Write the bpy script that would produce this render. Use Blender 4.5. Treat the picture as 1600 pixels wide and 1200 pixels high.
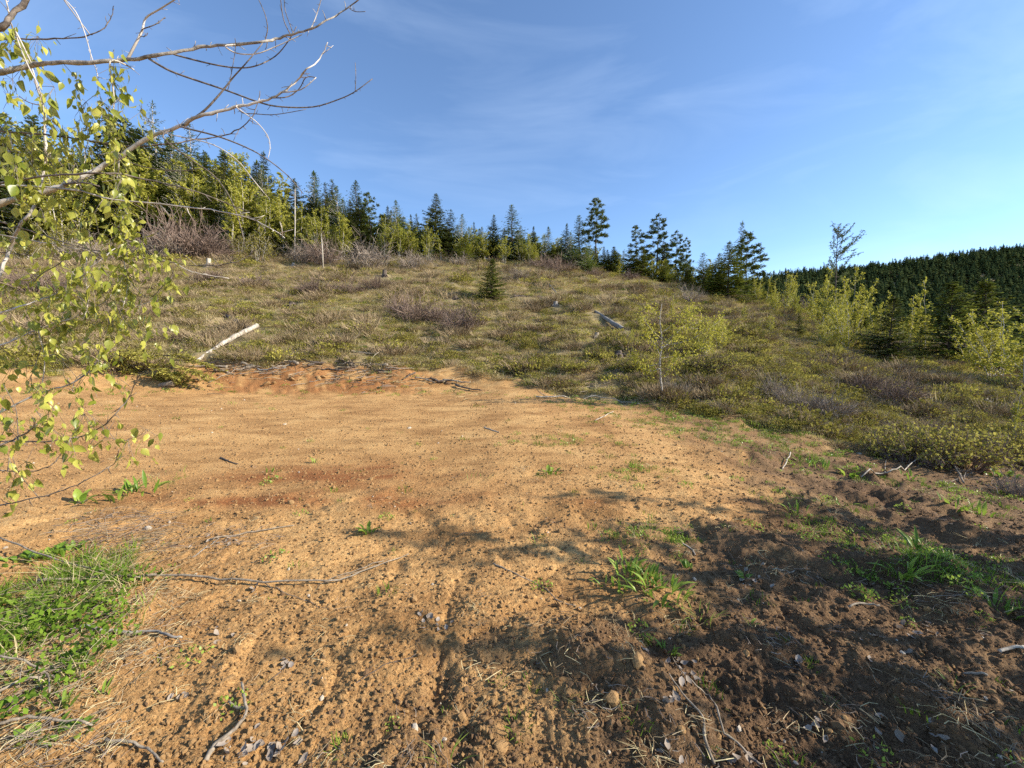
import bpy, math, random
import numpy as np
from mathutils import Vector, Matrix

# ------------------------------------------------------------------ camera, sky, sun, exposure
for _o in list(bpy.data.objects):
    bpy.data.objects.remove(_o)
SC = bpy.context.scene
COL = SC.collection
R = math.radians
FPX = 622.0                      # focal length in pixels of the 1600 px wide photograph
PITCH = R(3.7)
EYE = 1.6
cam_d = bpy.data.cameras.new('camera')
cam_d.sensor_width = 36.0
cam_d.lens = 36.0 * FPX / 1600.0
cam_d.clip_start = 0.05
cam_d.clip_end = 8000
cam = bpy.data.objects.new('camera', cam_d)
COL.objects.link(cam)
cam.location = (0, 0, EYE)
cam.rotation_euler = (R(90) - PITCH, 0, 0)
SC.camera = cam

SUN_AZ, SUN_EL = R(97), R(29)    # to the right of the view direction
world = bpy.data.worlds.new('World')
SC.world = world
world.use_nodes = True
wn, wl = world.node_tree.nodes, world.node_tree.links
wn.clear()
w_out = wn.new('ShaderNodeOutputWorld')
w_bg = wn.new('ShaderNodeBackground')
w_sky = wn.new('ShaderNodeTexSky')
w_sky.sky_type = 'NISHITA'
w_sky.sun_disc = False
w_sky.sun_elevation = SUN_EL
w_sky.sun_rotation = SUN_AZ
w_sky.altitude = 1800
w_sky.air_density = 1.15
w_sky.dust_density = 0.05
w_sky.ozone_density = 4.0
w_bg.inputs['Strength'].default_value = 0.138
# thin high cirrus: whitish streaks over the whole dome
w_tc = wn.new('ShaderNodeTexCoord')
w_map = wn.new('ShaderNodeMapping')
w_map.inputs['Rotation'].default_value = (0.3, 0.5, 0.6)
w_map.inputs['Scale'].default_value = (1.2, 3.2, 7.0)
w_noi = wn.new('ShaderNodeTexNoise')
w_noi.inputs['Scale'].default_value = 1.3
w_noi.inputs['Detail'].default_value = 6
w_noi.inputs['Roughness'].default_value = 0.55
w_noi.inputs['Distortion'].default_value = 0.6
w_rmp = wn.new('ShaderNodeMapRange')
w_rmp.inputs['From Min'].default_value = 0.47
w_rmp.inputs['From Max'].default_value = 0.85
w_rmp.inputs['To Max'].default_value = 0.17
w_mix = wn.new('ShaderNodeMix')
w_mix.data_type = 'RGBA'
w_mix.inputs['B'].default_value = (4.6, 5.6, 7.0, 1)
wl.new(w_tc.outputs['Generated'], w_map.inputs['Vector'])
wl.new(w_map.outputs['Vector'], w_noi.inputs['Vector'])
wl.new(w_noi.outputs['Fac'], w_rmp.inputs['Value'])
wl.new(w_rmp.outputs['Result'], w_mix.inputs['Factor'])
wl.new(w_sky.outputs['Color'], w_mix.inputs['A'])
wl.new(w_mix.outputs['Result'], w_bg.inputs['Color'])
wl.new(w_bg.outputs['Background'], w_out.inputs['Surface'])

sun_d = bpy.data.lights.new('sun', 'SUN')
sun_d.energy = 5.0
sun_d.angle = R(0.5)
sun_d.color = (1.0, 0.92, 0.79)
sun = bpy.data.objects.new('sun', sun_d)
COL.objects.link(sun)
sun_dir = Vector((math.sin(SUN_AZ) * math.cos(SUN_EL), math.cos(SUN_AZ) * math.cos(SUN_EL), math.sin(SUN_EL)))
sun.rotation_euler = (-sun_dir).to_track_quat('-Z', 'Y').to_euler()
sun.location = sun_dir * 50
SC.view_settings.view_transform = 'Standard'
SC.view_settings.look = 'None'
SC.view_settings.gamma = 1.0
SC.view_settings.use_curve_mapping = False
SC.view_settings.exposure = 0.88
SC.render.engine = 'CYCLES'
SC.cycles.use_denoising = False
SC.cycles.max_bounces = 4
SC.cycles.diffuse_bounces = 3
SC.cycles.transmission_bounces = 3
SC.cycles.use_adaptive_sampling = True
SC.cycles.adaptive_threshold = 0.015
SC.cycles.transparent_max_bounces = 4

# ------------------------------------------------------------------ noise and terrain
_rs = np.random.RandomState(7)
_perm = _rs.permutation(4096).astype(np.int32)
_gang = _rs.rand(4096) * 2 * np.pi
_gx, _gy = np.cos(_gang).astype(np.float32), np.sin(_gang).astype(np.float32)


def _h(ix, iy):
    return _perm[(_perm[ix & 4095] + iy) & 4095]


def perlin(x, y):
    x = np.asarray(x, float); y = np.asarray(y, float)
    x, y = np.broadcast_arrays(x, y)
    flx, fly = np.floor(x), np.floor(y)
    fx, fy = (x - flx).astype(np.float32), (y - fly).astype(np.float32)
    ix = (flx % 4096).astype(np.int32); iy = (fly % 4096).astype(np.int32)
    h0, h1 = _perm[ix & 4095], _perm[(ix + 1) & 4095]
    u = fx * fx * fx * (fx * (fx * 6 - 15) + 10)
    v = fy * fy * fy * (fy * (fy * 6 - 15) + 10)

    def g(dx, dy):
        k = _perm[((h1 if dx else h0) + iy + dy) & 4095]
        return _gx[k] * (fx - dx) + _gy[k] * (fy - dy)
    a = g(0, 0); b = g(1, 0); c = g(0, 1); d = g(1, 1)
    return 1.5 * ((a + u * (b - a)) * (1 - v) + (c + u * (d - c)) * v)


def fbm(x, y, oct=4, gain=0.5):
    s = 0; a = 1.0; f = 1.0
    for i in range(oct):
        s = s + a * perlin(x * f + 17.3 * i, y * f - 9.1 * i)
        a *= gain; f *= 2.03
    return s


def billow(x, y, oct=3, gain=0.5):
    s = 0; a = 1.0; f = 1.0
    for i in range(oct):
        s = s + a * np.abs(perlin(x * f + 5.3 * i, y * f + 3.1 * i))
        a *= gain; f *= 2.1
    return s


def sstep(a, b, x):
    t = np.clip((x - a) / (b - a), 0, 1)
    return t * t * (3 - 2 * t)


def elev(py):                    # tangent of the elevation of an image row, along the centre plane
    b = (600.0 - py) / FPX
    return (-math.sin(PITCH) + b * math.cos(PITCH)) / (math.cos(PITCH) + b * math.sin(PITCH))


def zrow(Y, py):
    return EYE + Y * elev(py)


# columns of the terrain: u = X/Y; (pad edge, bank top distance, its row, crest distance, its row, z at 90 m, z at 160 m, z at 300 m)
_cols = {
    -300: (10.0, 11.5, 580, 30, 380, 22, 24, 26),
    0:    (11.0, 12.4, 577, 32, 386, 23, 27, 30),
    200:  (12.5, 14.2, 566, 36, 391, 25, 29, 32),
    400:  (13.5, 15.1, 562, 40, 400, 24, 28, 31),
    600:  (14.0, 15.6, 564, 42, 402, 20, 23, 25),
    720:  (14.0, 15.9, 577, 42, 404, 17, 19, 20),
    800:  (13.0, 15.2, 594, 42, 408, 15, 14, 14),
    900:  (10.8, 13.2, 618, 41, 420, 12, 8, 6),
    1000: (9.0, 12.2, 628, 40, 437, 7, 0, 4),
    1100: (8.0, 11.0, 642, 40, 455, 3, -8, 44),
    1200: (7.2, 10.0, 664, 40, 475, -1, -13, 62),
    1300: (6.6, 9.2, 686, 40, 499, -5, -15, 65),
    1400: (6.2, 8.6, 702, 40, 520, -8, -16, 71),
    1600: (6.0, 8.2, 714, 40, 552, -10, -16, 83),
    1900: (6.0, 8.2, 716, 40, 566, -10, -16, 96),
    2400: (6.0, 8.2, 716, 40, 572, -10, -16, 102),
}
_pxs = np.array(sorted(_cols))
_us = (_pxs - 800) / FPX
_N_U, _N_S = 260, 420
_UG = np.linspace(-2.2, 2.8, _N_U)
_SG = np.linspace(0, math.log(4000 / 3.0), _N_S)
_YG = 3.0 * np.exp(_SG)


def _build_table():
    tab = np.zeros((len(_pxs), _N_S))
    for i, p in enumerate(_pxs):
        pad, bk, bpy_, cr, cpy, z90, z160, z300 = _cols[p]
        zb = zrow(bk, bpy_)
        zp = min(zb - 0.05, EYE + pad * elev(617)) if p < 850 else zb - 0.12
        zc = zrow(cr, cpy)
        pts = [(3, 0.0), (pad * 0.6, zp * 0.45), (pad, zp), (bk, zb), (cr, zc),
               (cr * 1.35, zc + (z90 - zc) * 0.25 + (1.2 if p < 900 else 0.3)), (90, z90), (160, z160), (300, z300),
               (420, z300 - 8), (1000, z300 - 60), (4000, -90)]
        tab[i] = np.interp(_YG, [q[0] for q in pts], [q[1] for q in pts])
    full = np.zeros((_N_U, _N_S))
    for k in range(_N_S):
        full[:, k] = np.interp(_UG, _us, tab[:, k])
    for _ in range(3):           # soften the breaks
        full[:, 1:-1] = (full[:, :-2] + 2 * full[:, 1:-1] + full[:, 2:]) / 4
    for _ in range(10):
        full[1:-1] = (full[:-2] + 2 * full[1:-1] + full[2:]) / 4
    return full


_TAB = _build_table()


def base_height(X, Y):
    Yc = np.clip(Y, 3.0, 3900)
    u = np.clip(X / np.maximum(Y, 3.0), -2.19, 2.79)
    fi = (u + 2.2) / 5.0 * (_N_U - 1)
    fk = np.log(Yc / 3.0) / _SG[-1] * (_N_S - 1)
    i = np.clip(fi.astype(int), 0, _N_U - 2); k = np.clip(fk.astype(int), 0, _N_S - 2)
    a, b = fi - i, fk - k
    return (_TAB[i, k] * (1 - a) * (1 - b) + _TAB[i + 1, k] * a * (1 - b) + _TAB[i, k + 1] * (1 - a) * b + _TAB[i + 1, k + 1] * a * b)


def edges(X, Y):
    u = X / np.maximum(Y, 3.0)
    pad = np.interp(u, _us, [_cols[p][0] for p in _pxs])
    bank = np.interp(u, _us, [_cols[p][1] for p in _pxs])
    crest = np.interp(u, _us, [_cols[p][3] for p in _pxs])
    return u, pad, bank, crest


def zones(X, Y):
    """orange dirt pad, dark turned soil, vegetated hill, red subsoil: four material masks 0..1"""
    u, pad, bank, crest = edges(X, Y)
    w = fbm(X * 0.55, Y * 0.8, 4) * 0.55
    hill = sstep(-0.35, 0.55, Y - bank + 0.55 + w * 1.3)
    bare = sstep(-0.86, -0.70, u) * sstep(-0.10, -0.34, u) * sstep(-0.5, 0.1, Y - pad) * sstep(0.5, -0.1, Y - bank + 0.25 + w * .6)
    bare = bare * sstep(-.35, .15, fbm(X * 1.3 + 2, Y * 1.3 - 6, 3) + .12)
    hill = hill * (1 - 0.9 * bare)
    # dark turned soil: right of a line running from the lower middle to the right edge of the pad
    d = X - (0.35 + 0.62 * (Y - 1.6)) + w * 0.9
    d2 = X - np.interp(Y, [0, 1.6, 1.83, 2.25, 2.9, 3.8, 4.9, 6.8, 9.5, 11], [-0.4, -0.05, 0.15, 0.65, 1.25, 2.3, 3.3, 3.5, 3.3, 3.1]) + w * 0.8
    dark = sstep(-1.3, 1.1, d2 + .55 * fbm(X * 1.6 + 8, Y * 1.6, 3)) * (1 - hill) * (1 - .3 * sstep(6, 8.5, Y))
    # broken dark ground in the middle foreground, with the shadow band across it painted in
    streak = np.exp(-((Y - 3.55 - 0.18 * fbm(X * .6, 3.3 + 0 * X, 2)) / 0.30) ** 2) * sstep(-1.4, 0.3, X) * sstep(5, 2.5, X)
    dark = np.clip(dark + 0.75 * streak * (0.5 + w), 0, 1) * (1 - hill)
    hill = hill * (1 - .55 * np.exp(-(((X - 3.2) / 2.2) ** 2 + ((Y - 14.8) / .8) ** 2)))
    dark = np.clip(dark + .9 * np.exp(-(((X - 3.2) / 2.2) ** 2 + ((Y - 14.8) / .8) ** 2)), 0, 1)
    red = np.exp(-(((X + 2.3) / 1.5) ** 2 + ((Y - 5.2) / 0.55) ** 2)) + 0.8 * np.exp(-(((X + 2.2) / 2.6) ** 2 + ((Y - 4.3) / 0.25) ** 2))
    red = np.clip(red * (0.8 + 1.2 * fbm(X * 1.3, Y * 2.5, 3)) + 0.75 * bare, 0, 1) * (1 - hill)
    return np.clip(1 - hill, 0, 1), dark, hill, red


MOUNDS = [(0.42, 1.95, 0.28, 0.15), (0.72, 1.72, 0.20, 0.10), (0.05, 1.62, 0.28, 0.05), (1.15, 2.05, 0.25, 0.08), (0.95, 2.75, 0.35, 0.05),
          (2.35, 3.2, 0.45, 0.09), (3.6, 4.6, 0.6, 0.14), (5.2, 5.2, 0.7, 0.2), (4.6, 4.0, 0.5, 0.16), (2.0, 3.6, 0.3, 0.07), (-1.6, 2.0, .3, .06),
          (6.2, 6.5, 0.8, 0.2), (3.0, 2.6, 0.4, 0.1), (2.0, 2.2, 0.3, 0.07), (1.9, 1.75, 0.3, 0.06), (-0.75, 2.2, 0.25, 0.04), (4.9, 7.2, .5, .12),
          (4.15, 6.75, .35, .16), (3.4, 6.5, .3, .1), (-2.6, 2.1, .5, .08), (-.2, 2.7, .3, .035)]


def height(X, Y):
    X = np.asarray(X, float); Y = np.asarray(Y, float)
    z = base_height(X, Y)
    r = np.hypot(X, Y)
    padm, dark, hill, red = zones(X, Y)
    near = sstep(6.0, 3.6, Y) * (1 - hill)
    rough = np.clip(0.10 + 0.75 * near + 0.9 * dark, 0, 1.3) * (1 - hill)
    z = z + rough * (0.035 * fbm(X * 1.5, Y * 1.5, 3) + 0.048 * (billow(X * 2.3 + .5 * perlin(X * 3, Y * 3), Y * 2.6, 3, .42) - 0.4))
    fade = sstep(14, 5, r)
    clod = billow(X * 11 + 3, Y * 11, 2)
    z = z + (1 - hill) * fade * (0.4 + 0.6 * rough) * 0.010 * (clod - 0.35) * (.4 + .9 * sstep(-.3, .5, fbm(X * 1.1 + 30, Y * 1.1, 2)))
    z = z + (1 - hill) * sstep(7, 2.5, r) * 0.005 * perlin(X * 38, Y * 38) + (1 - hill) * sstep(5, 2, r) * 0.003 * perlin(X * 85, Y * 85)
    z = z + dark * sstep(9, 4, r) * 0.030 * (billow(X * 5.3 + 1, Y * 5.3, 3, .55) - .4)
    # furrows of the turned soil on the right, running away to the upper left
    fu = X * 0.55 + Y * 0.83
    z = z + dark * sstep(2.4, 3.8, r) * sstep(16, 9, r) * (0.085 * (billow(fu * 1.1 + .5 * fbm(X * .7, Y * .7, 2), (X - Y) * 0.28, 2) - .4))
    # scraped pad: faint tracks across
    z = z + padm * (1 - dark) * (0.017 * perlin(X * 0.30 + 4, Y * 2.2 + .4 * perlin(X * .4, Y * .4)) + .006 * perlin(X * 1.2 + Y * .3, Y * 4.3 + 1.2 * perlin(X * .3, Y * .5))) * sstep(3.5, 6, Y)
    hl = hill * sstep(400, 120, r)
    z = z + hl * (0.24 * fbm(X * 0.33, Y * 0.33, 3) + 0.07 * fbm(X * 1.3, Y * 1.3, 2))
    bankb = np.exp(-((Y - edges(X, Y)[2] + .1) / 0.8) ** 2)
    z = z + bankb * sstep(20, 17, Y) * 0.17 * fbm(X * 0.8, Y * 1.2, 3) * sstep(3, 9, Y)
    brk = red * sstep(9, 12, Y)
    z = z + brk * 0.13 * (billow(X * 2.6, Y * 2.6 + z * 1.2, 4, .6) - .45)
    mn = 0.8 + 0.5 * fbm(X * 4, Y * 4, 2)
    for mx, my, mr, mh in MOUNDS:
        z = z + mh * np.exp(-((X - mx) ** 2 + (Y - my) ** 2) / (mr * mr)) * mn
    return z


def hz(x, y):
    return float(height(np.array([x]), np.array([y]))[0])


def ray(px, py):
    a, b = (px - 800) / FPX, (600 - py) / FPX
    cp, sp = math.cos(PITCH), math.sin(PITCH)
    return a, cp + b * sp, -sp + b * cp


def at(px, py, Y):               # the point of an image position at distance Y
    dx, dy, dz = ray(px, py)
    return Vector((dx * Y / dy, Y, EYE + dz * Y / dy))


def ground_at(px, py, y0=1.0, y1=70.0):   # where that line of sight meets the ground
    dx, dy, dz = ray(px, py)
    t = np.exp(np.linspace(math.log(y0), math.log(y1), 220)) / dy
    for _ in range(2):
        d = EYE + dz * t - height(dx * t, dy * t)
        k = np.where(d < 0)[0]
        k = int(k[0]) if len(k) else len(t) - 1
        if k == 0 or _:
            break
        t = np.linspace(t[k - 1], t[k], 14)
    tt = t[k] if k == 0 else t[k - 1] + (t[k] - t[k - 1]) * d[k - 1] / max(d[k - 1] - d[k], 1e-9)
    x, y = dx * tt, dy * tt
    return Vector((x, y, hz(x, y)))


# ------------------------------------------------------------------ materials
def new_mat(name):
    m = bpy.data.materials.new(name)
    m.use_nodes = True
    n, l = m.node_tree.nodes, m.node_tree.links
    n.clear()
    out = n.new('ShaderNodeOutputMaterial')
    return m, n, l, out


def _ramp(n, stops):
    r = n.new('ShaderNodeValToRGB')
    e = r.color_ramp.elements
    while len(e) < len(stops):
        e.new(0.5)
    for k, (p, c) in enumerate(stops):
        e[k].position = p
        e[k].color = (*c, 1)
    return r


def _noise(n, l, vec, scale, detail=4, rough=0.55):
    t = n.new('ShaderNodeTexNoise')
    t.inputs['Scale'].default_value = scale
    t.inputs['Detail'].default_value = detail
    t.inputs['Roughness'].default_value = rough
    l.new(vec, t.inputs['Vector'])
    return t


def _mix(n, l, f, a, b, mode='MIX'):
    m = n.new('ShaderNodeMix')
    m.data_type = 'RGBA'
    m.blend_type = mode
    for s, v in (('Factor', f), ('A', a), ('B', b)):
        if hasattr(v, 'is_output') or hasattr(v, 'links'):
            l.new(v, m.inputs[s])
        else:
            m.inputs[s].default_value = v if s == 'Factor' else (*v, 1)
    return m.outputs['Result']


def ground_material():
    m, n, l, out = new_mat('ground_soil')
    tc = n.new('ShaderNodeTexCoord').outputs['Object']
    att = n.new('ShaderNodeAttribute'); att.attribute_name = 'zone'
    sep = n.new('ShaderNodeSeparateColor'); l.new(att.outputs['Color'], sep.inputs['Color'])
    dark, hill, red = sep.outputs['Red'], sep.outputs['Green'], sep.outputs['Blue']
    n1 = _noise(n, l, tc, 0.9, 6, 0.65); n2 = _noise(n, l, tc, 34, 6, 0.72); n3 = _noise(n, l, tc, 130, 4, 0.75)
    pad = _ramp(n, [(0.38, (0.19, 0.096, 0.040)), (0.53, (0.40, 0.215, 0.080)), (0.68, (0.55, 0.325, 0.128)), (0.88, (0.65, 0.44, 0.20))])
    mm = n.new('ShaderNodeMath'); mm.operation = 'MULTIPLY_ADD'
    l.new(n2.outputs['Fac'], mm.inputs[0]); mm.inputs[1].default_value = 0.6
    m2 = n.new('ShaderNodeMath'); m2.operation = 'MULTIPLY'; l.new(n1.outputs['Fac'], m2.inputs[0]); m2.inputs[1].default_value = 0.62
    l.new(m2.outputs[0], mm.inputs[2]); l.new(mm.outputs[0], pad.inputs['Fac'])
    mp = n.new('ShaderNodeMapping'); mp.inputs['Scale'].default_value = (0.9, 1.9, 1.0); mp.inputs['Rotation'].default_value = (0, 0, 0.12); l.new(tc, mp.inputs['Vector'])
    n4 = _noise(n, l, mp.outputs['Vector'], 1.1, 7, 0.7)
    stk = _ramp(n, [(0.40, (0.52, 0.46, 0.42)), (0.52, (1, 1, 1)), (0.7, (1.12, 1.12, 1.1))]); l.new(n4.outputs['Fac'], stk.inputs['Fac'])
    padc = _mix(n, l, 0.6, pad.outputs['Color'], stk.outputs['Color'], 'MULTIPLY')
    redc = _ramp(n, [(0.3, (0.17, 0.062, 0.022)), (0.7, (0.36, 0.15, 0.052))]); l.new(n2.outputs['Fac'], redc.inputs['Fac'])
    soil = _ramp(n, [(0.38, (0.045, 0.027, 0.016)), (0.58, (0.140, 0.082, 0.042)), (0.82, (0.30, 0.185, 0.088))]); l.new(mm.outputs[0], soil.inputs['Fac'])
    hillc = _ramp(n, [(0.3, (0.12, 0.085, 0.045)), (0.52, (0.27, 0.21, 0.105)), (0.75, (0.46, 0.385, 0.20))]); l.new(n2.outputs['Fac'], hillc.inputs['Fac'])
    c = _mix(n, l, red, padc, redc.outputs['Color'])
    # break the soil boundary up with the grain
    br = n.new('ShaderNodeMath'); br.operation = 'MULTIPLY_ADD'; br.use_clamp = True
    l.new(n2.outputs['Fac'], br.inputs[0]); br.inputs[1].default_value = 1.6
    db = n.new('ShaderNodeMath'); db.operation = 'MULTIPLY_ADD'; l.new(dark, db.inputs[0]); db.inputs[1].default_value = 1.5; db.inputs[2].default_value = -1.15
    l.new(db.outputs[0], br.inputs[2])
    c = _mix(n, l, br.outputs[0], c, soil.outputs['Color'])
    c = _mix(n, l, hill, c, hillc.outputs['Color'])
    gr = _ramp(n, [(0.3, (0.42, 0.38, 0.34)), (0.5, (1, 1, 1)), (0.72, (1.3, 1.3, 1.27))]); l.new(n3.outputs['Fac'], gr.inputs['Fac'])
    c = _mix(n, l, 1.0, c, gr.outputs['Color'], 'MULTIPLY')
    p = n.new('ShaderNodeBsdfPrincipled')
    l.new(c, p.inputs['Base Color'])
    p.inputs['Roughness'].default_value = 0.95
    p.inputs['Specular IOR Level'].default_value = 0.15
    vor = n.new('ShaderNodeTexVoronoi'); vor.inputs['Scale'].default_value = 55; l.new(tc, vor.inputs['Vector'])
    b1 = n.new('ShaderNodeBump'); b1.inputs['Strength'].default_value = 1.0; b1.inputs['Distance'].default_value = 0.02
    l.new(n2.outputs['Fac'], b1.inputs['Height'])
    b2 = n.new('ShaderNodeBump'); b2.inputs['Strength'].default_value = 0.55; b2.inputs['Distance'].default_value = 0.006; b2.invert = True
    l.new(vor.outputs['Distance'], b2.inputs['Height']); l.new(b1.outputs['Normal'], b2.inputs['Normal'])
    l.new(b2.outputs['Normal'], p.inputs['Normal'])
    l.new(p.outputs['BSDF'], out.inputs['Surface'])
    return m


def leaf_material(name, c0, c1, trans=0.35, tcol=None, rough=0.75, spec=0.04, bump=False):
    """diffuse + translucent foliage; colour varies by face (attribute tint), by object and by noise"""
    m, n, l, out = new_mat(name)
    att = n.new('ShaderNodeAttribute'); att.attribute_name = 'tint'
    oi = n.new('ShaderNodeObjectInfo')
    a = n.new('ShaderNodeMath'); a.operation = 'MULTIPLY_ADD'; a.use_clamp = True
    l.new(oi.outputs['Random'], a.inputs[0]); a.inputs[1].default_value = 0.4
    b = n.new('ShaderNodeMath'); b.operation = 'MULTIPLY_ADD'
    l.new(att.outputs['Fac'], b.inputs[0]); b.inputs[1].default_value = 0.8; b.inputs[2].default_value = -0.1
    l.new(b.outputs[0], a.inputs[2])
    c = _mix(n, l, a.outputs[0], c0, c1)
    p = n.new('ShaderNodeBsdfPrincipled')
    p.inputs['Roughness'].default_value = rough
    p.inputs['Specular IOR Level'].default_value = spec
    l.new(c, p.inputs['Base Color'])
    t = n.new('ShaderNodeBsdfTranslucent')
    if tcol is None:
        l.new(c, t.inputs['Color'])
    else:
        l.new(_mix(n, l, 1.0, c, tcol, 'MULTIPLY'), t.inputs['Color'])
    s = n.new('ShaderNodeMixShader'); s.inputs[0].default_value = trans
    l.new(p.outputs['BSDF'], s.inputs[1]); l.new(t.outputs['BSDF'], s.inputs[2])
    l.new(s.outputs[0], out.inputs['Surface'])
    return m


def bark_material(name, c0, c1, scale=18, rough=0.85, stretch=0.25):
    m, n, l, out = new_mat(name)
    tc = n.new('ShaderNodeTexCoord').outputs['Object']
    mp = n.new('ShaderNodeMapping'); l.new(tc, mp.inputs['Vector'])
    mp.inputs['Scale'].default_value = (1, 1, stretch)
    n1 = _noise(n, l, mp.outputs['Vector'], scale, 5, 0.65)
    r = _ramp(n, [(0.32, c0), (0.66, c1)]); l.new(n1.outputs['Fac'], r.inputs['Fac'])
    p = n.new('ShaderNodeBsdfPrincipled')
    l.new(r.outputs['Color'], p.inputs['Base Color'])
    p.inputs['Roughness'].default_value = rough
    p.inputs['Specular IOR Level'].default_value = 0.2
    bp = n.new('ShaderNodeBump'); bp.inputs['Strength'].default_value = 0.5; bp.inputs['Distance'].default_value = 0.01
    l.new(n1.outputs['Fac'], bp.inputs['Height']); l.new(bp.outputs['Normal'], p.inputs['Normal'])
    l.new(p.outputs['BSDF'], out.inputs['Surface'])
    return m


M = {}
M['ground'] = ground_material()
M['spruce'] = leaf_material('spruce_needles', (0.042, 0.064, 0.017), (0.18, 0.20, 0.045), 0.26)
M['fir'] = leaf_material('fir_needles', (0.072, 0.105, 0.018), (0.28, 0.295, 0.052), 0.3)
M['blue'] = leaf_material('blue_green_needles', (0.075, 0.115, 0.040), (0.22, 0.27, 0.085), 0.28)
M['larch'] = leaf_material('larch_needles', (0.075, 0.125, 0.028), (0.20, 0.27, 0.060), 0.30)
M['far'] = leaf_material('far_needles', (0.026, 0.044, 0.020), (0.105, 0.125, 0.042), 0.05, rough=1.0, spec=0.0)
M['aspen'] = leaf_material('aspen_leaves', (0.19, 0.205, 0.030), (0.52, 0.48, 0.085), 0.42)
M['shrubleaf'] = leaf_material('shrub_leaves', (0.23, 0.23, 0.028), (0.54, 0.49, 0.085), 0.42)
M['olive'] = leaf_material('olive_bush_leaves', (0.13, 0.11, 0.026), (0.32, 0.28, 0.060), 0.30)
M['poplar'] = leaf_material('poplar_leaves', (0.18, 0.22, 0.020), (0.60, 0.56, 0.11), 0.45, rough=0.35, spec=0.45)
M['weed'] = leaf_material('weed_leaves', (0.14, 0.24, 0.026), (0.38, 0.47, 0.075), 0.40, rough=0.4, spec=0.3)
M['grass'] = leaf_material('green_grass', (0.070, 0.135, 0.014), (0.23, 0.33, 0.040), 0.35, rough=0.6)
M['straw'] = leaf_material('dry_grass', (0.34, 0.26, 0.13), (0.74, 0.62, 0.35), 0.25)
M['olivegrass'] = leaf_material('olive_grass', (0.30, 0.265, 0.080), (0.70, 0.62, 0.22), 0.32)
M['dwarf'] = leaf_material('dwarf_shrub_leaves', (0.16, 0.150, 0.030), (0.52, 0.45, 0.100), 0.34)
M['heath'] = leaf_material('heath_twigs', (0.16, 0.112, 0.066), (0.42, 0.32, 0.19), 0.0)
M['deadleaf'] = leaf_material('dead_leaves', (0.17, 0.125, 0.085), (0.46, 0.385, 0.31), 0.15)
M['slash'] = leaf_material('drying_needles', (0.16, 0.15, 0.028), (0.42, 0.37, 0.085), 0.25)
M['greytwig'] = leaf_material('grey_twigs', (0.15, 0.115, 0.088), (0.38, 0.31, 0.245), 0.0)
M['purpletwig'] = leaf_material('purple_twigs', (0.105, 0.072, 0.056), (0.29, 0.21, 0.165), 0.0)
M['palestick'] = bark_material('weathered_wood', (0.13, 0.10, 0.072), (0.38, 0.31, 0.225), 25)
M['whitewood'] = bark_material('bleached_wood', (0.18, 0.145, 0.105), (0.58, 0.51, 0.41), 9)
M['darkwood'] = bark_material('dark_rotten_wood', (0.035, 0.026, 0.020), (0.17, 0.13, 0.10), 14)
M['greywood'] = bark_material('grey_wood', (0.10, 0.09, 0.08), (0.36, 0.33, 0.29), 16)
M['conbark'] = bark_material('conifer_bark', (0.045, 0.033, 0.026), (0.15, 0.115, 0.09), 9)
M['palebark'] = bark_material('pale_bark', (0.30, 0.26, 0.21), (0.68, 0.61, 0.53), 9)
M['poplarbark'] = bark_material('poplar_bark', (0.13, 0.11, 0.09), (0.50, 0.45, 0.38), 30, 0.7, 1.0)
M['twigbark'] = bark_material('poplar_twig_bark', (0.055, 0.042, 0.034), (0.26, 0.21, 0.165), 40, 0.6, 1.0)
M['stone'] = bark_material('ochre_stone', (0.18, 0.095, 0.038), (0.40, 0.245, 0.105), 8, 0.95, 1.0)
M['palestone'] = bark_material('pale_stone', (0.30, 0.24, 0.17), (0.62, 0.53, 0.41), 14, 0.9, 1.0)
M['darkstone'] = bark_material('brown_crumbs', (0.075, 0.044, 0.024), (0.25, 0.15, 0.075), 20, 0.95, 1.0)


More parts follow.
